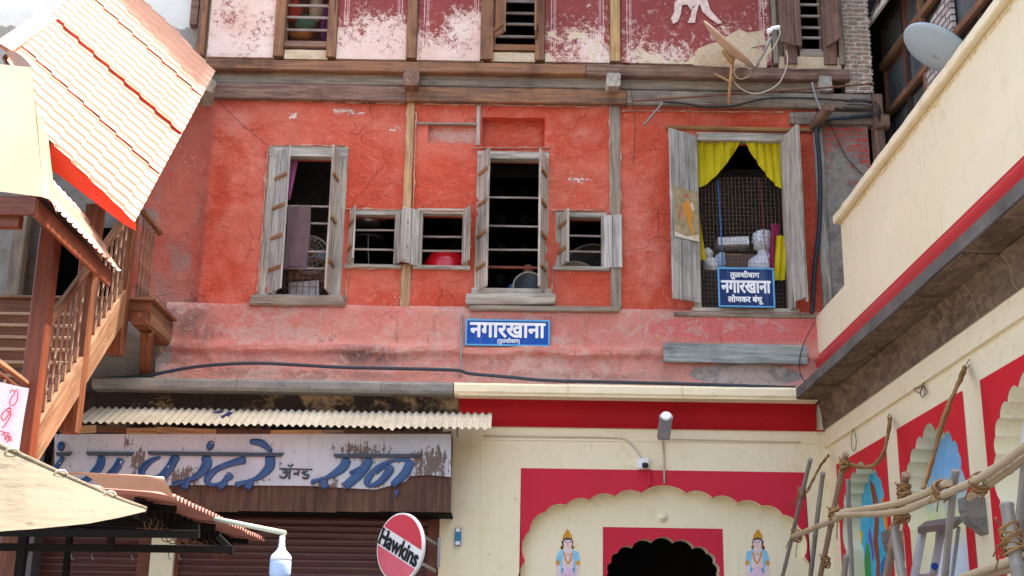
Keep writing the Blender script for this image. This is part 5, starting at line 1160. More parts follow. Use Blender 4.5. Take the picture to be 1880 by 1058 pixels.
# ------------------------------------------------------------------ the corrugated strip over the shop sign
awn = MB(); awn.sm = True
a0, a1 = X_(135, 765, -.9), X_(902, 765, -.9); zt1, zb1_ = Z_(500, 752, -.34), Z_(500, 780, -.95)
def af(u, v):
    x = a0+(a1-a0)*u; sag = .012*noise.noise(Vector((x*.8, 0, 3)))+.03*max(0, 1-abs(u-.76)/.03)*v
    sh = .25*noise.noise(Vector((x*.5, v, 9))); return (x, -.30-.62*v, zt1+(zb1_-zt1)*v+.014*math.sin(x/.086*2*math.pi+sh)+sag*(-1)**int(u*7))
awn.sheet(af, 620, 4)
def asb():
    m = NT('cream_asbestos_sheet', .85, .15); n = m.nz(2, 6, .65); n2 = m.nz(14, 5, .7); c = m.mix(m.mr(n, .3, .7), S(206,198,178), S(182,172,150)); c = m.mix(m.mr(n2, .6, .72, 0, .7), c, S(120,100,80)); m.col(c); m.bump(n2, .3, .006); return m.m
awn.build('corrugated_awning', asb(), None, 'cream corrugated sheet awning running above the white shop sign', 'awning', norm=False)
mb = MB(); mb.prism([W(*p, -.62) for p in ((398,770),(420,756),(428,759),(405,776))], (0, .02, .01)); mb.prism([W(*p, -.58) for p in ((390,758),(402,754),(412,757),(400,760))], (0, .02, .01)); mb.build('rag', plain('navy_rag', S(60,62,104), .9), None, 'small navy rag lying on the corrugated awning', 'rag')
# ------------------------------------------------------------------ name boards
def enamel(name, a, b):
    m = NT(name, .45, .3); n = m.nz(3, 5, .6); n2 = m.nz(17, 6, .75); c = m.mix(m.mr(n, .3, .7), a, b); c = m.mix(m.mr(m.nz(1., 5, .7, st=(12, 12, 1.2)), .55, .75, 0, .3), c, S(120,150,180)); c = m.mix(m.thr(n2, .675, .012), c, S(128,92,72)); m.col(c); m.rough(m.mr(n2, .3, .7, .3, .65)); return m.m
bl, bd, wh = enamel('enamel_blue', S(0,66,156), S(6,78,166)), enamel('deep_enamel_blue', S(8,38,92), S(14,48,104)), plain('enamel_white', S(236,238,240), .5)
edge_ = plain('pale_blue_rim', S(92,164,210), .5)
def nameboard(name, q, Y, mats, label, lines, rim=.018):
    x0, x1, z0, z1 = q; t = thing(name, label, 'sign', ((x0+x1)/2, Y, z0))
    mb = MB(); mb.timber((x0, Y+.012, (z0+z1)/2), (x1, Y+.012, (z0+z1)/2), .022, z1-z0, (0,0,1), .003); mb.build('board', mats[0], t)
    mb = MB()
    for a, b, c, d in ((x0, x1, z0-.002, z0+rim), (x0, x1, z1-rim, z1+.002), (x0-.002, x0+rim, z0+rim, z1-rim), (x1-rim, x1+.002, z0+rim, z1-rim)): mb.box(a, b, Y-.006, Y+.0, c, d)
    mb.build('rim', mats[1], t)
    for txt, a, b, c, d, bold in lines:
        mb = MB(); letter(mb, txt, (x0+(x1-x0)*a, Y, z0+(z1-z0)*c), ((x1-x0)*(b-a), 0, 0), (0, 0, (z1-z0)*(d-c)), (0, -1, 0), bold, .004)
        mb.build('lettering', wh, t)
    return t
q = RC(855, 588, 1009, 636, -.10)
nb1 = nameboard('name_board', q, -.12, (bl, edge_), 'wide bright blue name board with one large word, centred under the middle windows', [('नगारखाना', .055, .945, .32, .86, .008), ('(तुळशीबाग)', .38, .645, .05, .30, .0015)])
q = RC(1318, 493, 1421, 565, -.10)
nb2 = nameboard('name_board', q, -.12, (bd, edge_), 'small dark blue board with three lines of writing, standing in the curtained window', [('तुळशीबाग', .22, .74, .70, .92, .003), ('नगारखाना', .06, .93, .36, .66, .0075), ('लोणकर बंधू', .17, .79, .07, .31, .004)])
# round advertising sign on a bracket
YS = -1.0; c_ = W(741, 1006, YS); rad = .37
hs = thing('round_sign', 'round red and white hanging sign with black lettering on a bracket by the brown shutter', 'sign', c_)
rotm = Matrix.Translation(c_) @ Matrix.Rotation(R(-43), 4, 'Z') @ Matrix.Rotation(R(25), 4, 'Y')
redm = redpaint('sign_red', S(206,26,44), S(212,70,88), .3)
mb = MB(); mb.lathe([(rad-.006, 0), (rad, .006), (rad, .04), (rad-.006, .046)], (0, -.017, 0), (0, -1, 0), 64); mb.xf(rotm); mb.build('disc', plain('sign_white', S(238,236,234), .35, .5, var=.05), hs)
mb = MB(); fy = -.066
def seg(z_, up, r_):
    a = math.asin(z_/r_); pts = []
    for i in range(25): t = (a+(math.pi-2*a)*i/24) if up else (a-(math.pi+2*a)*i/24 if False else -a-(math.pi-2*a)*i/24); pts.append((r_*math.cos(t), fy, r_*math.sin(t)))
    return pts
mb.prism(seg(.108, True, rad-.02), (0, .003, 0)); mb.xf(rotm); mb.build('red_field', redm, hs)
mb = MB(); mb.prism(seg(.108, False, rad-.02), (0, .003, 0)); mb.xf(rotm); mb.build('red_field', redpaint('sign_faded_red', S(216,70,90), S(226,110,126), .25), hs)
mb = MB(); letter(mb, 'Hawkins', (-.335, fy, -.085), (.67, 0, 0), (0, 0, .175), (0, -1, 0), .009, .003)
for x in (-.335, -.262): 
    for z in (-.085, .078): mb.box(x-.012, x+.045, fy-.0045, fy-.001, z, z+.010)
mb.xf(rotm); mb.build('lettering', plain('sign_black', (.012,.012,.014,1), .5), hs)
mb = MB()
for dz in (-.16, .14):
    p = c_+Vector((.20, .19, dz)); mb.timber(p, (X_(800, 1000, -.1), -.1, p.z-.02), .03, .035, (0,0,1), .003)
p = c_+Vector((.36, .45, 0)); mb.timber(p+Vector((0,0,-.17)), p+Vector((0,0,.15)), .03, .03, (0,1,0), .003); mb.build('bracket', M['galv'], hs)
# ------------------------------------------------------------------ fittings on the gateway
p = W(1221, 782, -.5); fl_ = thing('floodlight', 'grey street floodlight on an arm above the scalloped gateway arch', 'lamp', p)
d = (W(1223, 763, -.62)-W(1218, 803, -.30)).normalized(); a, b = W(1218, 803, -.30), W(1223, 765, -.66)
mb = MB(); mb.timber(a, b, .15, .07, (0, -.6, .8), .03); mb.build('housing', plain('lamp_grey', S(130,132,138), .35, .5, .3), fl_)
u_ = (b-a).normalized(); s_ = u_.cross(Vector((0,-.6,.8))).normalized(); nn = s_.cross(u_)
mb = MB(); nd = nn if nn.z < 0 else -nn; mb.timber(a+u_*.03+nd*.036, b-u_*.03+nd*.036, .115, .012, (0,-.6,.8), .004); mb.build('lens', plain('lamp_lens', S(150,156,170), .15, .5), fl_)
mb = MB(); mb.lathe([(.062,0),(.062,.015),(.05,.03)], b, u_, 16); mb.build('cap', wh, fl_)
mb = MB(); e = W(1217, 812, YW); mb.tube([a, a+Vector((0,.12,-.04)), (e.x, YW-.02, e.z), W(1219, 850, YW-.02), W(1220, 888, YW-.02)], .012, 6); mb.build('arm', M['white_cable'], fl_)
p = W(1181, 851, -.12); cc = thing('security_camera', 'small square white security camera with black lens on the gateway wall', 'camera', p)
mb = MB(); mb.timber((p.x-.062, YW-.035, p.z), (p.x+.062, YW-.035, p.z), .07, .125, (0,0,1), .012); mb.build('housing', wh, cc)
mb = MB(); mb.timber((p.x+.018, YW-.068, p.z-.02), (p.x+.018, YW-.14, p.z-.035), .07, .065, (0,0,1), .015); mb.build('lens', plain('lens_black', (.01,.012,.02,1), .2, .5), cc)
def cable(name, pts, r, mat, label, Y=None, cat='cable', grp=None, n=6, sub=6):
    Q = [W(p[0], p[1], p[2] if len(p) > 2 else Y) for p in pts]; P_ = []
    for i in range(len(Q)-1):
        p0, p1, p2, p3 = Q[max(i-1, 0)], Q[i], Q[i+1], Q[min(i+2, len(Q)-1)]
        for j in range(sub): t = j/sub; P_.append(.5*((2*p1)+(p2-p0)*t+(2*p0-5*p1+4*p2-p3)*t*t+(3*p1-p0-3*p2+p3)*t**3))
    P_.append(Q[-1]); mb = MB(); mb.tube(P_, r, n); return mb.build(name, mat, None, label, cat, grp)
cable('conduit', [(888,800),(1010,802),(1130,804),(1155,812),(1168,826),(1179,842)], .010, M['white_cable'], 'cream cable curving along the gateway wall down to the security camera', YW-.02)
cable('conduit', [(1192,862),(1193,880),(1193,893)], .020, M['crimson'], 'short red painted conduit below the security camera', YW-.02, 'pipe')
cable('conduit', [(1208,806),(1340,809),(1470,812)], .008, M['white_cable'], 'thin cream cable along the gateway moulding, right of the floodlight', YW-.03)
mb = MB(); p = W(841, 986, YW); mb.timber((p.x, YW-.025, p.z-.10), (p.x, YW-.025, p.z+.10), .07, .05, (0,1,0), .008); sw = mb.build('switch_box', plain('switch_blue', S(52,120,160), .4), None, 'small blue and white switch box on the cream pillar beside the shop', 'switch box')
for dz in (.075, -.075): mb = MB(); mb.box(p.x-.026, p.x+.026, YW-.056, YW-.049, p.z+dz-.02, p.z+dz+.02); mb.build('terminal', wh, sw)
# ------------------------------------------------------------------ cables and pipes on the house
cable('pipe', [(185,695),(262,691),(300,684),(350,675),(410,669),(480,667),(560,671),(640,675),(740,677),(838,680),(862,686),(930,692),(1010,699),(1140,702),(1290,706),(1460,712)], .021, M['blue_pipe'], 'long blue grey pipe sagging along the foot of the pink plinth', -.30, 'pipe', n=8)
cable('metal_rod', [(1160,186,-.25),(1350,173,-.27),(1480,164,-.27),(1602,154,-.3)], .013, M['rust'], 'thin rusty rod crossing the beam behind the satellite dish mast', cat='rod')
cable('pipe', [(1181,231,-.10),(1200,209,-.20),(1217,189,-.30)], .014, M['galv'], 'short grey pipe stub leaning on the red wall right of the middle post', cat='pipe')
cable('pipe', [(1491,152,-.36),(1498,178,-.33),(1507,202,-.30)], .018, M['galv'], 'short pale pipe stub under the right beam end, above the wooden stub', cat='pipe')
cable('cable', [(1217,187,-.18),(1255,190,-.15),(1300,197,-.14),(1350,194,-.14),(1400,182,-.14),(1470,180,-.14),(1600,188,-.16)], .013, M['cable'], 'black cable slung in waves along the old grey beam')
cable('cable', [(1612,212,-.1),(1560,216,-.12),(1520,220,-.12),(1500,238,-.14),(1503,280,-.12),(1506,340,-.1),(1504,420,-.1),(1497,480,-.1),(1491,574,-.1)], .028, M['blue_pipe'], 'thick dark cable bundle running down beside the big curtained window', n=8)
cable('wire', [(388,172,-.05),(430,215,-.08),(470,250,-.07),(502,276,-.05)], .004, M['cable'], 'thin wire slanting across the red wall to the tall left window', cat='wire')
cable('wire', [(1497,590,-.15),(1478,625,-.18),(1468,660,-.2),(1470,688,-.24),(1478,700,-.26)], .006, M['cable'], 'thin black wire dangling beside the pale blue plank', cat='wire')
cable('wire', [(1516,212,-.1),(1535,250,-.05),(1556,292,-.04),(1592,328,-.04)], .006, M['cable'], 'black wire hanging over the broken brick bay', cat='wire')
cable('wire', [(1395,195,-.1),(1396,240,-.03),(1398,290,-.03)] if False else [(1155,150,-.12),(1162,185,-.14),(1166,230,-.05),(1163,300,-.03)], .004, M['cable'], 'thin wire hanging down the red wall right of the middle post', cat='wire')
cable('conduit', [(848,576,-.08),(847,610,-.09),(846,640,-.16),(846,692,-.2)], .010, M['galv'], 'thin grey conduit running down the pink plinth left of the wide blue board', cat='pipe')
# tangle of cables on the beam end at the right
for i in range(5):
    cable('cable', [(1560+random.uniform(-15,15),182+5*i,-.14),(1590,186+4*i+random.uniform(-5,5),-.22),(1612,192+6*i,-.22),(1618,214+5*i,-.16)], .007, M['cable'], 'thin black cables tangled round the right end of the beam', grp='cables tangled at the right end of the beam')
# pale plank on the plinth
mb = MB(); mb.timber(W(1218, 647, -.17), W(1482, 652, -.17), .035, .235, (0,0,1), .006, jit=.004); mb.build('plank', M['blue_plank'], None, 'pale blue grey plank fixed to the pink plinth, right', 'plank')
# ------------------------------------------------------------------ satellite dishes
def dish(root, c, n, rad, depth, mats):
    n = Vector(n).normalized(); mb = MB()
    pr_ = [(max(.002, rad*i/8), depth*(i/8)**2) for i in range(9)]+[(rad+.008, depth+.004)]+[(max(.002, rad*i/8), depth*(i/8)**2-.012) for i in range(8, -1, -1)]
    mb.lathe(pr_, c, n, 36, cap=False); return mb.build('reflector', mats, root)
c1 = W(1336, 84, -.62); n1 = Vector((.635, -.39, .63)).normalized()
d1 = thing('satellite_dish', 'beige satellite dish seen edge on, bracketed to the old beam below the maroon panels', 'dish', W(1340, 190, -.3))
dish(d1, c1-n1*.05, n1, .43, .075, plain('dish_beige', S(206,178,150), .5, .4))
p0, p1, p2 = W(1338, 190, -.22), W(1342, 140, -.42), W(1345, 108, -.55)
mb = MB(); mb.tube([p0, p1, p2], .022, 8); mb.build('mast', plain('mast_tan', S(196,160,120), .6), d1)
mb = MB(); mb.tube([W(1312, 135, -.18), W(1341, 150, -.40)], .016, 6); mb.build('stay', M['tan_post'], d1)
mb = MB(); mb.tube([W(1362, 137, -.18), W(1342, 150, -.40)], .016, 6); mb.build('stay', M['tan_post'], d1)
mb = MB(); mb.timber(p2-Vector((0,0,.04)), c1-n1*.06, .07, .09, (0,1,0), .01); mb.build('clamp', plain('clamp_ochre', S(170,140,96), .6), d1)
ea = W(1387, 127, -.64); eb = W(1424, 55, -.85); mb = MB(); mb.tube([W(1350, 100, -.6), W(1372, 118, -.62), ea], .016, 6); mb.tube([ea, eb], .014, 6); mb.build('arm', M['galv'], d1)
mb = MB(); mb.timber(eb-Vector((.05,0,-.01)), eb+Vector((.05,0,.03)), .05, .05, (0,0,1), .012); mb.lathe([(.035,0),(.035,.05),(.03,.055)], eb+Vector((-.05,0,-.01)), (-.9,.1,-.35), 12); mb.build('feed_horn', wh, d1)
cable('cable', [(1427,50,-.85),(1432,62,-.84),(1420,88,-.8),(1398,112,-.7),(1380,126,-.6),(1360,120,-.5),(1348,132,-.45),(1358,145,-.42),(1378,138,-.42),(1372,122,-.4),(1352,122,-.38),(1345,138,-.36),(1352,155,-.35),(1374,170,-.34),(1400,170,-.33),(1428,155,-.3),(1442,130,-.28),(1446,110,-.25),(1443,92,-.2)], .008, M['white_cable'], 'cream cable looping from the edge on satellite dish')
X2 = 4.15; c2 = WX(1719, 93, X2); n2 = Vector((.565, -.01, .84)).normalized()
d2 = thing('satellite_dish', 'grey satellite dish rising above the cream parapet in front of the dusty windows', 'dish', c2+Vector((.15, 0, -.6)))
dish(d2, c2-n2*.05, n2, .36, .075, plain('dish_grey', S(168,186,196), .35, .5, var=.05))
mb = MB(); q = c2+Vector((.14, .05, -.12)); mb.tube([c2-n2*.06, q, (q.x, q.y, zcop-.3)], .022, 8); mb.build('mast', M['galv'], d2)
# ------------------------------------------------------------------ things in the windows
def drape(name, fn, nu, nv, mat, label, cat, th=None):
    mb = MB(); mb.sm = True; mb.sheet(fn, nu, nv); return mb.build(name, mat, None, label, cat, norm=False)
def fabric(name, a, b, sc_=40):
    m = NT(name, .85, .1); n = m.nz(4, 5, .6); m.col(m.mix(m.mr(n, .3, .7), a, b)); m.bump(m.nz(sc_*4, 3, .6), .2, .002)
    tr = m.n.new('ShaderNodeBsdfTranslucent'); tr.inputs[0].default_value = a; mx = m.n.new('ShaderNodeMixShader'); mx.inputs[0].default_value = .25
    m.t.links.new(m.b.outputs[0], mx.inputs[1]); m.t.links.new(tr.outputs[0], mx.inputs[2]); m.t.links.new(mx.outputs[0], m.n['Material Output'].inputs[0]); return m.m
yel = fabric('mustard_curtain', S(226,206,44), S(202,178,30)); 
x0, x1, z0, z1 = WIN['w6']; H = z1-z0; Wd = x1-x0
def cur(xa, xb, side_):
    def f(u, v):   # v 0 top .. 1 hem
        wdt = (1-v)**.8*(1-.0)+.0; xin = xb+(xa-xb)*(1-(1-min(v*1.0, 1))**.75*1.0)
        top = z1+.03; lo = Z_(1360, 345)
        # inner edge sweeps in a curve from the middle of the head to the jamb
        X = xa+(xb-xa)*u; tmax = 1-u**1.6*.97
        z = top-(top-lo)*v*max(.05, tmax)
        y = .05+.022*math.sin((v*3+u*4))+.014*math.sin(u*30+v*1.5)+.006*math.sin(u*57+1); return (X, y, z)
    return f
drape('curtain', cur(x0-.02, x0+Wd*.53, 1), 80, 24, yel, 'yellow curtain swept to the left jamb of the big window', 'curtain')
drape('curtain', cur(x1+.02, x0+Wd*.58, 1), 80, 24, yel, 'yellow curtain swept to the right jamb of the big window', 'curtain')
drape('cloth_tail', lambda u, v: (x1-.16+.14*u+.06*(1-v), .06+.02*math.sin(u*12), Z_(1430, 430)+(Z_(1430, 512)-Z_(1430, 430))*v), 10, 8, yel, 'gathered yellow cloth hanging low at the right jamb of the big window', 'cloth')
drape('cloth_tail', lambda u, v: (x0+.005+.08*u*v, .05+.02*math.sin(u*8), Z_(1290, 385)+(Z_(1290, 475)-Z_(1290, 385))*v), 8, 8, yel, 'narrow yellow cloth hanging low at the left jamb of the big window', 'cloth')
cable('string', [(1318,330,.13),(1322,400,.12),(1326,470,.1),(1325,500,.08)], .009, plain('blue_string', S(40,110,190), .7), 'bright blue string hanging inside the wire mesh', cat='string')
cable('string', [(1394,328,.13),(1398,370,.13),(1403,440,.13),(1412,480,.13)], .006, plain('maroon_string', S(130,40,60), .7), 'dark red string hanging inside the wire mesh', cat='string')
drape('scarf', lambda u, v: (x1-.20+.10*u+.05*(1-v), .12+.02*math.sin(u*10), Z_(1430, 405)+(Z_(1430, 500)-Z_(1430, 405))*v), 8, 8, fabric('magenta_cloth', S(170,40,90), S(140,30,80)), 'magenta scarf hanging behind the low yellow cloth', 'scarf')
# bust and clutter on the window ledge
bz_ = Z_(1402, 505, .3); bc_ = W(1402, 440, .32)
def marble():
    m = NT('white_marble', .45, .4); n = m.nz(12, 5, .7); m.col(m.mix(m.mr(n, .4, .7), S(226,228,232), S(190,194,200))); return m.m
mb = MB(); mb.sm = True; N = 56; rings = []
# one continuous surface: chest, neck, head with brow, nose, chin and curled hair; looks to the viewer's left
prof_b = [(0,.17,.10,0),(.05,.19,.11,0),(.11,.185,.10,0),(.15,.12,.085,0),(.175,.066,.066,-.005),(.21,.060,.062,-.01),(.225,.070,.078,-.018),(.245,.080,.092,-.02),(.27,.086,.10,-.016),(.30,.09,.106,-.012),(.325,.094,.11,-.006),(.355,.096,.112,0),(.385,.09,.105,.004),(.41,.07,.085,.006),(.428,.035,.045,.006),(.434,.003,.003,.006)]
pb2 = []
for i in range(len(prof_b)-1):
    for j in range(4): pb2.append(tuple(prof_b[i][q]+(prof_b[i+1][q]-prof_b[i][q])*j/4 for q in range(4)))
for (h, rx, ry, oy) in pb2+[prof_b[-1]]:
    r = []
    for k in range(N):
        t = 2*math.pi*k/N; x, y = rx*math.sin(t), -ry*math.cos(t)
        face = max(0, math.cos(t)); v = Vector((x, y+oy, h))
        if .22 < h < .4:
            nose = math.exp(-((t if t < math.pi else t-2*math.pi)/.2)**2)
            if .255 < h < .30: v.y -= .028*nose*(1-(abs(h-.265)/.05))
            if h > .30 or face < .25: v += Vector((x, y, 0)).normalized()*.026*(noise.noise(v*46)+.3)
            for s_ in (-.42, .42):
                tt = (t if t < math.pi else t-2*math.pi)-s_
                if .295 < h < .318: v.y += .010*math.exp(-(tt/.18)**2)
        r.append(mb.v(v))
    rings.append(r)
for i in range(len(rings)-1):
    for k in range(N): mb.f((rings[i][k], rings[i][(k+1)%N], rings[i+1][(k+1)%N], rings[i+1][k]))
mb.f(rings[0]); mb.f(rings[-1])
mb.xf(Matrix.Translation((bc_.x, .34, bc_.z-.42)) @ Matrix.Rotation(R(-28), 4, 'Z') @ Matrix.Scale(1.28, 4)); mb.build('bust', marble(), None, 'white marble bust with curly hair behind the wire mesh', 'bust')
zled = z0+.28
mb = MB(); mb.box(x0-.3, x1+.3, .24, .95, z0-.05, bc_.z-.44); mb.build('window_shelf', plain('dark_shelf', S(58,50,46), .9), house)
pz = bc_.z-.435
pap = plain('white_packing', S(224,222,220), .7); 
p = W(1345, 448, .42); mb = MB(); mb.timber((p.x-.20, .44, p.z), (p.x+.19, .44, p.z+.02), .25, .11, (0,0,1), .01); mb.build('cardboard_box', pap, None, 'flat white box on top of the dark trunk behind the wire mesh', 'box')
mb = MB(); mb.timber((p.x-.24, .52, pz+.13), (p.x+.3, .52, pz+.13), .34, .26, (0,0,1), .03); mb.build('trunk', plain('brown_leather', S(92,66,58), .5), None, 'dark brown trunk carrying the flat white box in the window', 'trunk')
p = W(1352, 488, .36); mb = MB(); mb.timber((p.x-.03, .37, pz), (p.x-.03, .37, pz+.24), .20, .03, (0,1,0), .004); o = mb.build('framed_picture', plain('yellow_print', S(214,180,90), .6, var=.5, scale=18), None, 'small picture with yellow print leaning on the trunk', 'picture')
mb = MB(); mb.timber((p.x-.18, .36, pz), (p.x-.18, .36, pz+.26), .07, .03, (0,1,0), .004); mb.build('mount', pap, o)
for i, (px, py, s_) in enumerate(((1306, 488, .10), (1322, 478, .08), (1300, 465, .07))):
    c = W(px, py, .34); mb = MB(); mb.sm = True; b2 = bmesh.ops.create_icosphere(mb.bm, subdivisions=3, radius=s_)
    for v in b2['verts']: v.co = Vector((v.co.x, v.co.y*.8, v.co.z*1.1))*(1+.35*noise.noise(v.co*14+Vector((i*5, 0, 0)))); v.co += Vector((c.x, .36, max(c.z, pz+s_*.9)))
    for f_ in mb.bm.faces: f_.smooth = True
    mb.build('bundle', pap if i != 1 else plain('pale_blue_bundle', S(170,190,214), .8), None, ('crumpled white bundle low at the left of the big window', 'crumpled pale blue bundle beside the framed picture', 'smallest crumpled white bundle at the left jamb of the big window')[i], 'bundle')
def drum(name, c, n, r, depth, skinm, shellm, label, hoop=None):
    t = thing(name, label, 'drum', Vector(c)); n = Vector(n).normalized()
    mb = MB(); mb.lathe([(r*.97, 0), (r*.9, .006), (.01, .012)], c, n, 32, cap=False); mb.build('drum_head', skinm, t, norm=False)
    mb = MB(); mb.lathe([(r, .002), (r*1.0, -depth*.2), (r*.92, -depth*.55), (r*.65, -depth*.85), (r*.2, -depth)], c, n, 32); mb.build('shell', shellm, t)
    mb = MB(); mb.tube([Vector(c)+(n.orthogonal().normalized()*math.cos(a)+n.cross(n.orthogonal().normalized())*math.sin(a))*r*1.01 for a in [i*2*math.pi/36 for i in range(36)]], .012, 8, True); mb.build('hoop', hoop or plain('drum_hoop', S(186,176,150), .4), t)
    return t
redd = plain('glossy_red_shell', S(196,20,34), .22, .6, var=.1)
c = W(818, 500, .30); drum('kettle_drum', (c.x, .42, c.z-.02), (0, .25, -.97), .30, .34, M['black'], redd, 'upturned glossy red kettle drum in the small window left of the tall middle one', plain('steel_hoop', S(200,200,205), .25, .5, .9))
mb = MB(); pp = W(815, 470, .36); mb.tube([(pp.x+.26*math.cos(a), .75, pp.z-.05+.20*math.sin(a)) for a in [math.pi*i/14 for i in range(15)]], .008, 6); mb.build('hoop', M['white_cable'], None, 'thin pale hoop behind the red kettle drum', 'hoop')
c = W(1058, 505, .4); drum('kettle_drum', (c.x, .42, c.z), (.05, -.88, .45), .24, .3, plain('drum_skin', S(150,132,112), .7, var=.2), M['dark_beam'], 'round pale skinned drum in the small window right of the tall middle one')
c = W(1085, 480, .8); drum('kettle_drum', (c.x, .95, c.z), (-.2, -.9, .35), .34, .36, plain('dark_drum_skin', S(84,80,78), .7, var=.3), M['dark_beam'], 'larger dark drum behind the pale skinned drum')
c = W(969, 524, .40); drum('drum', (c.x, .40, c.z), (-.15, -.96, .2), .185, .5, plain('black_drum_head', (.03,.032,.036,1), .4, .5), M['dark_beam'], 'dark round drum standing before the seated person in the tall middle window', plain('cream_hoop', S(196,190,170), .4))
# the person behind the drum: only the crown of the head and a sleeve show
def skinned(nodes, edges, name, mat, parent=None, **kw):
    me = bpy.data.meshes.new(name); me.from_pydata([n_[0] for n_ in nodes], edges, []); o = bpy.data.objects.new(name, me); COL.objects.link(o)
    sk = o.modifiers.new('skin', 'SKIN'); me.skin_vertices[0].data[0].use_root = True
    for i, n_ in enumerate(nodes): me.skin_vertices[0].data[i].radius = n_[1]
    o.modifiers.new('sub', 'SUBSURF').levels = 2
    bpy.context.view_layer.update(); dg = bpy.context.evaluated_depsgraph_get(); m2 = bpy.data.meshes.new_from_object(o.evaluated_get(dg)); bpy.data.objects.remove(o)
    mb = MB(); b2 = bmesh.new(); b2.from_mesh(m2); mp_ = {v: mb.v(v.co) for v in b2.verts}
    mb.sm = True
    for f_ in b2.faces: mb.f([mp_[v] for v in f_.verts])
    b2.free(); return mb.build(name, mat, parent, **kw)
hd = W(970, 486, .60); hx, hy, hz = hd.x, .60, hd.z-.05
per = thing('person', 'person seated behind the dark drum in the tall middle window, only a bald crown showing', 'person', (hx, hy, hz-.75))
nodes = [((hx, hy+.05, hz-.70), (.17,.13)), ((hx, hy+.04, hz-.45), (.15,.11)), ((hx, hy+.02, hz-.27), (.16,.10)), ((hx, hy, hz-.16), (.06,.06)), ((hx, hy-.01, hz-.04), (.075,.088)), ((hx, hy-.005, hz+.05), (.08,.095)),
         ((hx-.19, hy+.02, hz-.27), (.06,.06)), ((hx-.25, hy-.05, hz-.50), (.045,.045)), ((hx-.12, hy-.28, hz-.52), (.035,.035)), ((hx+.19, hy+.02, hz-.27), (.06,.06)), ((hx+.25, hy-.05, hz-.50), (.045,.045)), ((hx+.12, hy-.28, hz-.52), (.035,.035)),
         ((hx+.10, hy-.25, hz-.70), (.085,.085)), ((hx+.30, hy-.45, hz-.72), (.06,.06)), ((hx-.10, hy-.25, hz-.70), (.085,.085)), ((hx-.30, hy-.45, hz-.72), (.06,.06))]
skinned(nodes, [(0,1),(1,2),(2,3),(3,4),(4,5),(2,6),(6,7),(7,8),(2,9),(9,10),(10,11),(0,12),(12,13),(0,14),(14,15)], 'body', plain('brown_skin', S(150,98,70), .5, .4), per)
nodes = [((hx, hy+.05, hz-.66), (.19,.15)), ((hx, hy+.04, hz-.45), (.17,.13)), ((hx, hy+.02, hz-.28), (.17,.115)), ((hx-.19, hy+.02, hz-.27), (.075,.075)), ((hx-.245, hy-.04, hz-.46), (.065,.065)), ((hx+.19, hy+.02, hz-.27), (.075,.075)), ((hx+.245, hy-.04, hz-.46), (.065,.065))]
skinned(nodes, [(0,1),(1,2),(2,3),(3,4),(2,5),(5,6)], 'shirt', fabric('light_blue_shirt', S(120,170,220), S(100,150,206)), per)
# steel pan, towel, pink curtain, fan, bright cloths
c = W(676, 408, .4); pan_ = thing('cooking_pan', 'steel pan hanging high inside the small window right of the tall left one', 'pan', c)
mb = MB(); mb.lathe([(.01, -.05), (.15, -.05), (.18, -.02), (.185, .04), (.20, .045), (.20, .05), (.175, .048), (.17, -.01), (.01, -.035)], c, (0,0,1), 28, cap=False); mb.build('bowl', M['steel'], pan_)
for s_ in (-1, 1): mb = MB(); mb.tube([c+Vector((s_*.185, -.03, .02)), c+Vector((s_*.23, -.03, .03)), c+Vector((s_*.23, .03, .03)), c+Vector((s_*.185, .03, .02))], .007, 6); mb.build('handle', M['steel'], pan_)
cable('wire', [(676,432,.4),(676,458,.4),(677,485,.4)], .006, M['galv'], 'thin metal rod hanging under the steel pan', cat='rod')
p = W(675, 436, .5); mb = MB(); mb.lathe([(.19,0),(.20,.01),(.20,.03),(.02,.05)], (p.x, .62, p.z), (0,0,1), 24); mb.build('tray', plain('dark_tray', S(64,60,60), .5), None, 'dark tray below the steel pan in the small window', 'tray')
xa, xb = X_(523, 430, -.03), X_(566, 430, -.03); za, zb_ = Z_(545, 377, -.03), Z_(545, 488, -.03)
drape('towel', lambda u, v: (xa+(xb-xa)*u+.01*math.sin(v*4), .02+.014*math.sin(u*7+v*2)-.03*(1-abs(2*min(v*3, 1)-1))*(v < .1), za+.012-(za-zb_)*v), 16, 20, fabric('mauve_towel', S(136,112,112), S(118,98,102)), 'mauve grey towel with pink fringe hung over the bars of the tall left window', 'towel')
mb = MB()
for i in range(26):
    x = xa+(xb-xa)*i/25; mb.tube([(x, .02+.014*math.sin(i/25*7+2), zb_+.02), (x+random.uniform(-.006,.006), .02, zb_-random.uniform(.015,.035))], .003, 4)
mb.build('towel_fringe', fabric('pink_fringe', S(170,120,140), S(150,100,122)), bpy.data.objects['towel'])
drape('curtain', lambda u, v: (X_(531, 320, .1)+(.10*(1-.75*v))*u, .14+.015*math.sin(u*9), Z_(535, 289, .1)-(Z_(535, 289, .1)-Z_(535, 365, .1))*v), 10, 10, fabric('pink_curtain', S(206,120,160), S(180,96,140)), 'narrow pink curtain at the left jamb of the tall left window', 'curtain')
c = W(570, 468, .45); fan = thing('table_fan', 'caged table fan standing in the tall left window', 'fan', (c.x, .5, c.z-.35))
mb = MB()
for k, (r, y) in enumerate(((.24, .42), (.24, .50), (.18, .39), (.12, .375), (.06, .37))): mb.tube([(c.x+r*math.cos(a), y, c.z+r*math.sin(a)) for a in [i*2*math.pi/28 for i in range(28)]], .006 if k < 2 else .003, 5, True)
for i in range(20): a = 2*math.pi*i/20; mb.tube([(c.x+.05*math.cos(a), .37, c.z+.05*math.sin(a)), (c.x+.18*math.cos(a), .39, c.z+.18*math.sin(a)), (c.x+.24*math.cos(a), .45, c.z+.24*math.sin(a))], .003, 4)
mb.build('cage', M['white_cable'], fan)
mb = MB()
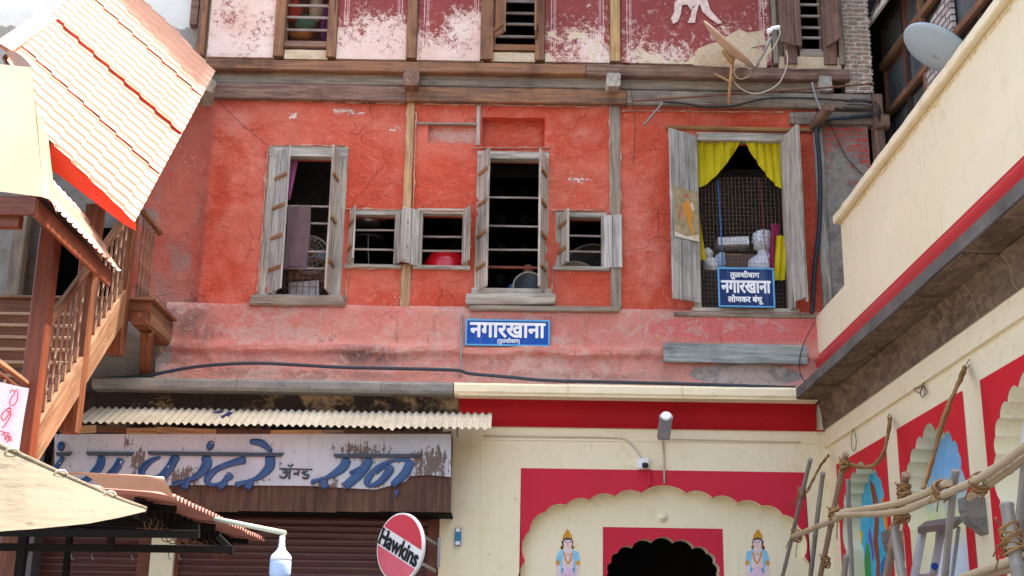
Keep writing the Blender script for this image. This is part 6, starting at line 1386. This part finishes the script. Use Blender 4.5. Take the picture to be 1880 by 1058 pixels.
for i in range(3):
    a = i*2*math.pi/3; mb.prism([(c.x+.03*math.cos(a-.5), .46, c.z+.03*math.sin(a-.5)), (c.x+.2*math.cos(a-.4), .44, c.z+.2*math.sin(a-.4)), (c.x+.21*math.cos(a+.3), .48, c.z+.21*math.sin(a+.3)), (c.x+.03*math.cos(a+.5), .48, c.z+.03*math.sin(a+.5))], (0, .006, 0))
mb.build('blades', plain('fan_blue', S(110,130,150), .4), fan)
mb = MB(); mb.lathe([(.05,0),(.05,.12),(.03,.14)], (c.x, .46, c.z), (0,1,0), 14); mb.tube([(c.x, .55, c.z), (c.x, .55, c.z-.35)], .018, 6); mb.build('motor', M['dark_beam'], fan)
p = W(558, 528, .3); mb = MB(); mb.timber((p.x-.20, .40, p.z-.02), (p.x+.18, .38, p.z+.01), .03, .22, (0,0,1), .01); mb.build('lit_patch_panel', plain('lit_patch_white', S(206,196,196), .3, .5, var=.25, scale=8), None, 'pale panel standing for a bright lit patch, low behind the grille of the tall left window', 'tray')  # pale panel put in for the bright lit patch low in the window
mb = MB(); mb.timber((p.x-.25, .55, p.z+.2), (p.x+.25, .55, p.z+.2), .1, .2, (0,0,1), .02); mb.build('cane_chair', M['dark_beam'], None, 'low brown chair back behind the caged fan', 'chair')
x0, x1, z0, z1 = SOK['u1']; YI_ = YU+.22
cols = [S(206,60,50), S(60,140,110), S(206,190,150), S(110,50,130), S(220,130,60)]
for i, (px, py, rx, rz) in enumerate(((540, 20, .10, .16), (560, 42, .13, .12), (580, 15, .09, .20), (595, 40, .05, .28), (552, 58, .16, .07))):
    c = W(px, py, YI_); mb = MB(); b2 = bmesh.ops.create_icosphere(mb.bm, subdivisions=3, radius=1)
    for v in b2['verts']: k = 1+.3*noise.noise(v.co*2.2+Vector((i*7, 0, 0))); v.co = Vector((c.x+v.co.x*rx*k, YI_+.02*i+v.co.y*.09, c.z+v.co.z*rz*k))
    for f_ in mb.bm.faces: f_.smooth = True
    mb.build('cloth_bundle', fabric('bundle_cloth', cols[i], tuple(x*.7 for x in cols[i][:3])+(1,)), None, ('red', 'green', 'cream', 'purple', 'orange')[i]+' cloth bundle behind the mesh of the top left barred window', 'cloth')
# poster on the left leaf of the big window
leaf = [o for o in bpy.data.objects if o.parent == w6 and o.name.startswith('shutter')][0]
hx_, hy_ = WIN['w6'][0]-.01, -.03; dx_ = Vector((math.cos(R(148)), -math.sin(R(148)), 0)); nx_ = Vector((-math.sin(R(148)), -math.cos(R(148)), 0))
if nx_.y > 0: nx_ = -nx_
zb0 = W(1255, 440, -.15).z; zt0 = W(1255, 348, -.15).z
def PO(u, z, o=0.): return Vector((hx_, hy_, 0))+dx_*(.45*u)+nx_*(.024+o)+Vector((0, 0, zb0+(zt0-zb0)*z))
pmats = [plain('faded_gold_print', S(176,158,120), .5, var=.3, scale=14), plain('print_orange', S(226,150,60), .6, var=.2), plain('print_rose', S(196,112,100), .6, var=.2), plain('print_cream', S(226,214,196), .6)]
mb = MB()
mb.mi = 0; mb.prism([PO(.06, 0), PO(.92, 0), PO(.92, 1), PO(.06, 1)], nx_*.002)
def pp_(pts, mi, lay): mb.mi = mi; mb.prism([PO(a, b, .002+lay*.0015) for a, b in pts], nx_*.001)
pp_([(.06,0),(.92,0),(.92,.10),(.5,.05),(.06,.14)], 3, 1); pp_([(.62,.30),(.56,.50),(.62,.66),(.44,.78),(.30,.62),(.26,.50),(.34,.34),(.24,.14),(.18,.04),(.30,.10),(.46,.34),(.44,.50),(.52,.44)], 1, 2); pp_([(.62,.80),(.50,.92),(.34,.86),(.46,.84)], 2, 2); pp_([(.36,.70),(.28,.76),(.20,.64),(.26,.56)], 3, 3); pp_([(.72,.72),(.66,.52),(.74,.36),(.80,.40),(.74,.56)], 2, 2)
mb.build('poster', pmats, None, 'faded gold and orange poster nailed to the left leaf of the big window', 'poster')
# ------------------------------------------------------------------ lamp on a pipe from the stall
yl_ = -4.6; a, b = W(395, 953, yl_+.3), W(524, 979, yl_)
lm = thing('hanging_bulb', 'large white bulb hanging from a pale pipe beside the stall awning', 'lamp', W(518, 1050, yl_))
mb = MB(); mb.tube([a, b], .020, 8); mb.build('pipe', plain('pale_green_pipe', S(196,204,180), .4), lm)
c = W(518, 990, yl_); mb = MB(); mb.tube([b-Vector((.02,0,0)), (c.x+.01, yl_, c.z+.03), c], .008, 6); mb.build('cord', plain('red_cord', S(170,50,50), .5), lm)
mb = MB(); mb.lathe([(.012,.03),(.022,.02),(.024,-.03),(.028,-.05),(.026,-.06),(.04,-.09),(.078,-.13),(.085,-.15),(.085,-.17)], c, n=24); mb.build('cap', plain('bulb_white', S(230,234,238), .3, .5, var=.03), lm)
mb = MB(); mb.lathe([(.084,-.17),(.086,-.20),(.086,-.27),(.075,-.305),(.04,-.33),(.005,-.336)], c, n=24); mb.build('diffuser', plain('bulb_milk', S(176,200,236), .25, .5, var=.03), lm)
# ------------------------------------------------------------------ bamboo scaffold, ropes, ladder
def bamboomat(name, a, b, c):
    m = NT(name, .6, .3); v = m.attr(); n = m.nz(1., 4, .6, v, st=(1.2, 40, 40)); k = m.mix(m.mr(n, .35, .65), a, b); k = m.mix(m.mr(m.nz(3, 5, .65), .55, .75, 0, .6), k, c); m.col(k); m.bump(n, .2, .003); return m.m
bam = bamboomat('pale_bamboo', S(190,172,142), S(172,150,116), S(120,102,80)); bgrey = bamboomat('weathered_grey_bamboo', S(158,150,140), S(132,124,114), S(90,82,74)); bbrown = bamboomat('brown_bamboo', S(160,132,108), S(136,112,92), S(96,80,68))
def culm(a, b, r, mat, label, grp='bamboo scaffold poles', bend=0.):
    a, b = Vector(a), Vector(b); L = (b-a).length; n = max(2, int(L/.34)); pts, rs = [], []; ph = random.random()*.3
    for i in range(n):
        for (t, k) in ((0, 1.0), (.03, 1.14), (.06, 1.0), (.55, .97)):
            s_ = (i+t)/n; q = a.lerp(b, s_)+Vector((.0, .02, .02))*math.sin(s_*math.pi)*bend; q += Vector((noise.noise(Vector((s_*4, ph, 1))), noise.noise(Vector((s_*4, ph, 5))), 0))*.012; pts.append(q); rs.append(r*k)
    pts.append(b); rs.append(r); mb = MB(); mb.tube(pts, rs, 10)
    return mb.build('bamboo_pole', mat, None, label, 'bamboo pole', grp)
XP = 3.10
def down(pt, pb):        # carry a pole on along its own line to the paving
    d = (pb-pt); k = (0-pt.z)/d.z; return pt+d*k
def pole(ta, tb, r, mat, label, X=XP):
    p, q = WX(*ta, X), WX(*tb, X); return culm(p, down(p, q), r, mat, label)
pole((1488,843), (1437,1058), .023, bgrey, 'thin grey bamboo pole leaning furthest left before the gateway')
pole((1511,868), (1488,1058), .026, bgrey, 'grey bamboo pole second from the left, near the corner of the walls', 3.2)
pole((1553,833), (1506,1058), .027, bbrown, 'brown leaning bamboo pole with a rope swung from its head')
pole((1557,880), (1564,1058), .024, bgrey, 'upright grey bamboo pole in front of the painted tree niche', 3.25)
pole((1664,870), (1628,1058), .034, bbrown, 'thick brown bamboo pole bound with a long rope knot')
pole((1640,968), (1658,1058), .034, bgrey, 'short thick grey bamboo pole before the left stone corbel', 3.0)
pole((1755,863), (1735,1058), .027, bgrey, 'tall grey bamboo pole in front of the step ladder')
pole((1848,925), (1872,1058), .040, bgrey, 'stout grey bamboo pole near the right edge of view', 2.95)
pole((1884,850), (1866,1058), .032, bgrey, 'grey bamboo pole leaning at the right edge behind the stout one', 3.1)
pole((1554,1020), (1550,1058), .028, bgrey, 'short bamboo stump between two leaning poles', 3.05)
def hpole(pp, r, mat, label, X):
    Q = [WX(a, b, X) for a, b in pp]; n = len(Q); C_ = []
    for i in range(n-1):
        p0, p1, p2, p3 = Q[max(i-1, 0)], Q[i], Q[i+1], Q[min(i+2, n-1)]
        for j in range(40): t = j/40; C_.append(.5*((2*p1)+(p2-p0)*t+(2*p0-5*p1+4*p2-p3)*t*t+(3*p1-p0-3*p2+p3)*t**3))
    C_.append(Q[-1]); L = 0; pts, rs, nx_n = [], [], .12
    for i, q in enumerate(C_):
        if i: L += (q-C_[i-1]).length
        k = 1.0
        if L > nx_n: k = 1.16; nx_n += random.uniform(.26, .36)
        pts.append(q); rs.append(r*k)
    mb = MB(); mb.tube(pts, rs, 10); return mb.build('bamboo_pole', mat, None, label, 'bamboo pole', 'bamboo scaffold rails')
hpole([(1455,986), (1542,950)], .027, bam, 'pale bamboo rail running left from the brown leaning pole', XP-.07)
hpole([(1545,941), (1653,923), (1742,886)], .027, bam, 'upper pale bamboo rail with an open end beside the tall grey pole', XP-.09)
hpole([(1537,946), (1641,941), (1700,921), (1795,880), (1890,815)], .027, bam, 'long lower pale bamboo rail crossing the whole scaffold', XP-.10)
hpole([(1780,914), (1890,836)], .027, bam, 'short pale bamboo rail under the long one at the right', XP-.02)
hpole([(1765,1062), (1890,1018)], .027, bam, 'low pale bamboo rail at the bottom right corner', XP-.1)
hpole([(1750,1070), (1890,1034)], .030, bam, 'lowest pale bamboo rail, just under the other low one', XP-.05)
def lashing(px, py, X, r, label, n=7, axis=(0, .3, 1), tails=2, spread=.05):
    c = WX(px, py, X); ax = Vector(axis).normalized(); o1 = ax.orthogonal().normalized(); o2 = ax.cross(o1); mb = MB(); pts = []
    for i in range(n*12+1):
        a = i/12*2*math.pi; rr = r*(1.12+.10*math.sin(i*.37)); pts.append(c+(o1*math.cos(a)+o2*math.sin(a))*rr+ax*(spread*(i/(n*12)-.5)*2+.012*math.sin(i*.9)))
    mb.tube(pts, .008, 5)
    for k in range(tails):
        d = Vector((random.uniform(-1,.2), random.uniform(-.6,.6), random.uniform(-1.0,-.1))).normalized(); q = c+o1*r; mb.tube([q, q+d*.06+Vector((0,0,.02)), q+d*.12, q+d*.16+Vector((0,0,-.06))], .005, 5)
    for k in range(3): mb.tube([c+(o1*math.cos(t)+o2*math.sin(t))*r*1.3+ax*((t/3.14)-1)*spread for t in [j*2*math.pi/10+k for j in range(11)]], .007, 5)
    return mb.build('rope_lashing', M['rope'], None, label, 'rope', 'rope lashings on the scaffold')
lashing(1472, 906, XP, .030, 'rope lashing high on the thin grey pole furthest left')
lashing(1463, 985, XP-.03, .042, 'rope lashing joining the left rail to the thin grey pole')
lashing(1534, 944, XP-.05, .052, 'rope lashing where the rails meet the brown leaning pole', 6)
lashing(1551, 853, XP, .036, 'rope lashing at the head of the brown leaning pole')
lashing(1516, 1032, XP, .036, 'rope lashing low on the brown leaning pole')
lashing(1660, 902, XP-.03, .044, 'rope lashing at the head of the thick brown pole', 6)
lashing(1656, 946, XP-.05, .05, 'large rope knot under the head of the thick brown pole', 7, tails=4)
lashing(1729, 899, XP-.095, .052, 'rope lashing round the pair of rails by the open bamboo end', 6, (0, 1, -.3))
lashing(1800, 886, XP-.06, .052, 'rope lashing round the pair of rails under the right panel', 6, (0, 1, -.3))
lashing(1858, 992, 2.95, .050, 'thick rope lashing on the stout pole at the right edge', 8, tails=5, spread=.09)
def rope(pts, r, label, X0, X1, strands=1):
    n = len(pts); Q = [WX(p[0], p[1], X0+(X1-X0)*i/(n-1)) for i, p in enumerate(pts)]; mb = MB()
    for s_ in range(strands):
        P_ = []; o = Vector((.012*s_, .02*s_, 0))
        for i in range(n-1):
            p0, p1, p2, p3 = Q[max(i-1, 0)], Q[i], Q[i+1], Q[min(i+2, n-1)]
            for j in range(10): t = j/10; P_.append(.5*((2*p1)+(p2-p0)*t+(2*p0-5*p1+4*p2-p3)*t*t+(3*p1-p0-3*p2+p3)*t**3)+o*math.sin((i+t)*1.7+.8)+Vector((0, .006*math.sin((i*10+j)*1.1+s_*2), .006*math.cos((i*10+j)*1.1+s_*2))))
        P_.append(Q[-1]); mb.tube(P_, r, 6)
    return mb.build('hanging_rope', M['rope'], None, label, 'rope', 'ropes slung from wall hooks')
rope([(1770,674),(1760,700),(1742,750),(1722,810),(1706,855),(1694,898)], .014, 'long straight bundle of ropes slanting across the middle niche', SX-.06, XP+.05, 4)
rope([(1633,768),(1629,800),(1622,835),(1604,855),(1578,857),(1554,850)], .014, 'rope sagging from a wall hook to the brown leaning pole', SX-.05, XP, 3)
rope([(1521,836),(1508,852),(1494,880),(1482,904)], .012, 'short rope from the corner of the walls to the thin grey pole', SX-.05, XP, 2)
def wirehook(px, py, pts, label):
    mb = MB(); Q = [WX(px+a, py+b, SX-.03) for a, b in pts]; P_ = []; n = len(Q)
    for i in range(n-1):
        p0, p1, p2, p3 = Q[max(i-1, 0)], Q[i], Q[i+1], Q[min(i+2, n-1)]
        for j in range(6): t = j/6; P_.append(.5*((2*p1)+(p2-p0)*t+(2*p0-5*p1+4*p2-p3)*t*t+(3*p1-p0-3*p2+p3)*t**3))
    mb.tube(P_+[Q[-1]], .004, 5); mb.build('wire_hook', M['cable'], None, label, 'hook', 'wire hooks along the side wall')
wirehook(1694, 696, [(2,-4),(1,10),(-6,16),(-16,18),(-6,26),(2,14),(4,26),(0,34),(-4,26),(1,12),(8,24),(4,30)], 'tangled wire hook on the side wall under the cornice')
wirehook(1566, 785, [(4,-4),(0,4),(-3,22),(-1,40),(4,42),(6,24),(2,4)], 'slim wire loop on the side wall near the corner')
wirehook(1633, 762, [(0,-2),(-3,4),(-2,12),(3,12),(4,4),(0,-1)], 'small wire ring carrying the sagging rope')
wirehook(1776, 668, [(4,-8),(0,-2),(-3,4),(0,8),(4,2)], 'small wire hook carrying the long bundle of ropes')
# step ladder
YL = -4.3; al = plain('dull_aluminium', S(170,172,174), .45, .5, .0, var=.2)
lad = thing('step_ladder', 'dull aluminium step ladder standing before the middle niche', 'ladder', W(1715, 1058, YL))
def rail_(a, b, Y0, Y1, w_, d):
    p, q = W(*a, Y0), W(*b, Y1); q = down(p, q); mb = MB(); mb.timber(p, q, w_, d, (0,1,0), .006); mb.build('rail', al, lad); return p, q
r1 = rail_((1694,976), (1679,1058), YL-.1, YL-.22, .05, .075); r2 = rail_((1729,972), (1713,1058), YL+.0, YL-.1, .05, .075)
rail_((1760,968), (1748,1058), YL+.2, YL+.40, .03, .03); rail_((1722,972), (1716,1058), YL+.14, YL+.40, .03, .03)
mb = MB(); mb.prism([W(1685,980,YL-.2), W(1700,968,YL+.22), W(1768,958,YL+.26), W(1752,972,YL-.16)], (0, 0, .05)); mb.build('platform', plain('dark_ladder_top', S(120,104,98), .5), lad)
for k in (.14, .3, .46, .62, .78, .94): p, q = r1[0].lerp(r1[1], k), r2[0].lerp(r2[1], k); mb = MB(); mb.timber(p, q, .08, .028, (0,0,1), .004); mb.build('tread', al, lad)
p = W(1714, 1040, YL-.13); mb = MB(); mb.lathe([(.028,0),(.028,.01),(.02,.014)], (p.x, p.y-.02, p.z), (0,-1,0), 16); mb.build('badge', bl, lad)
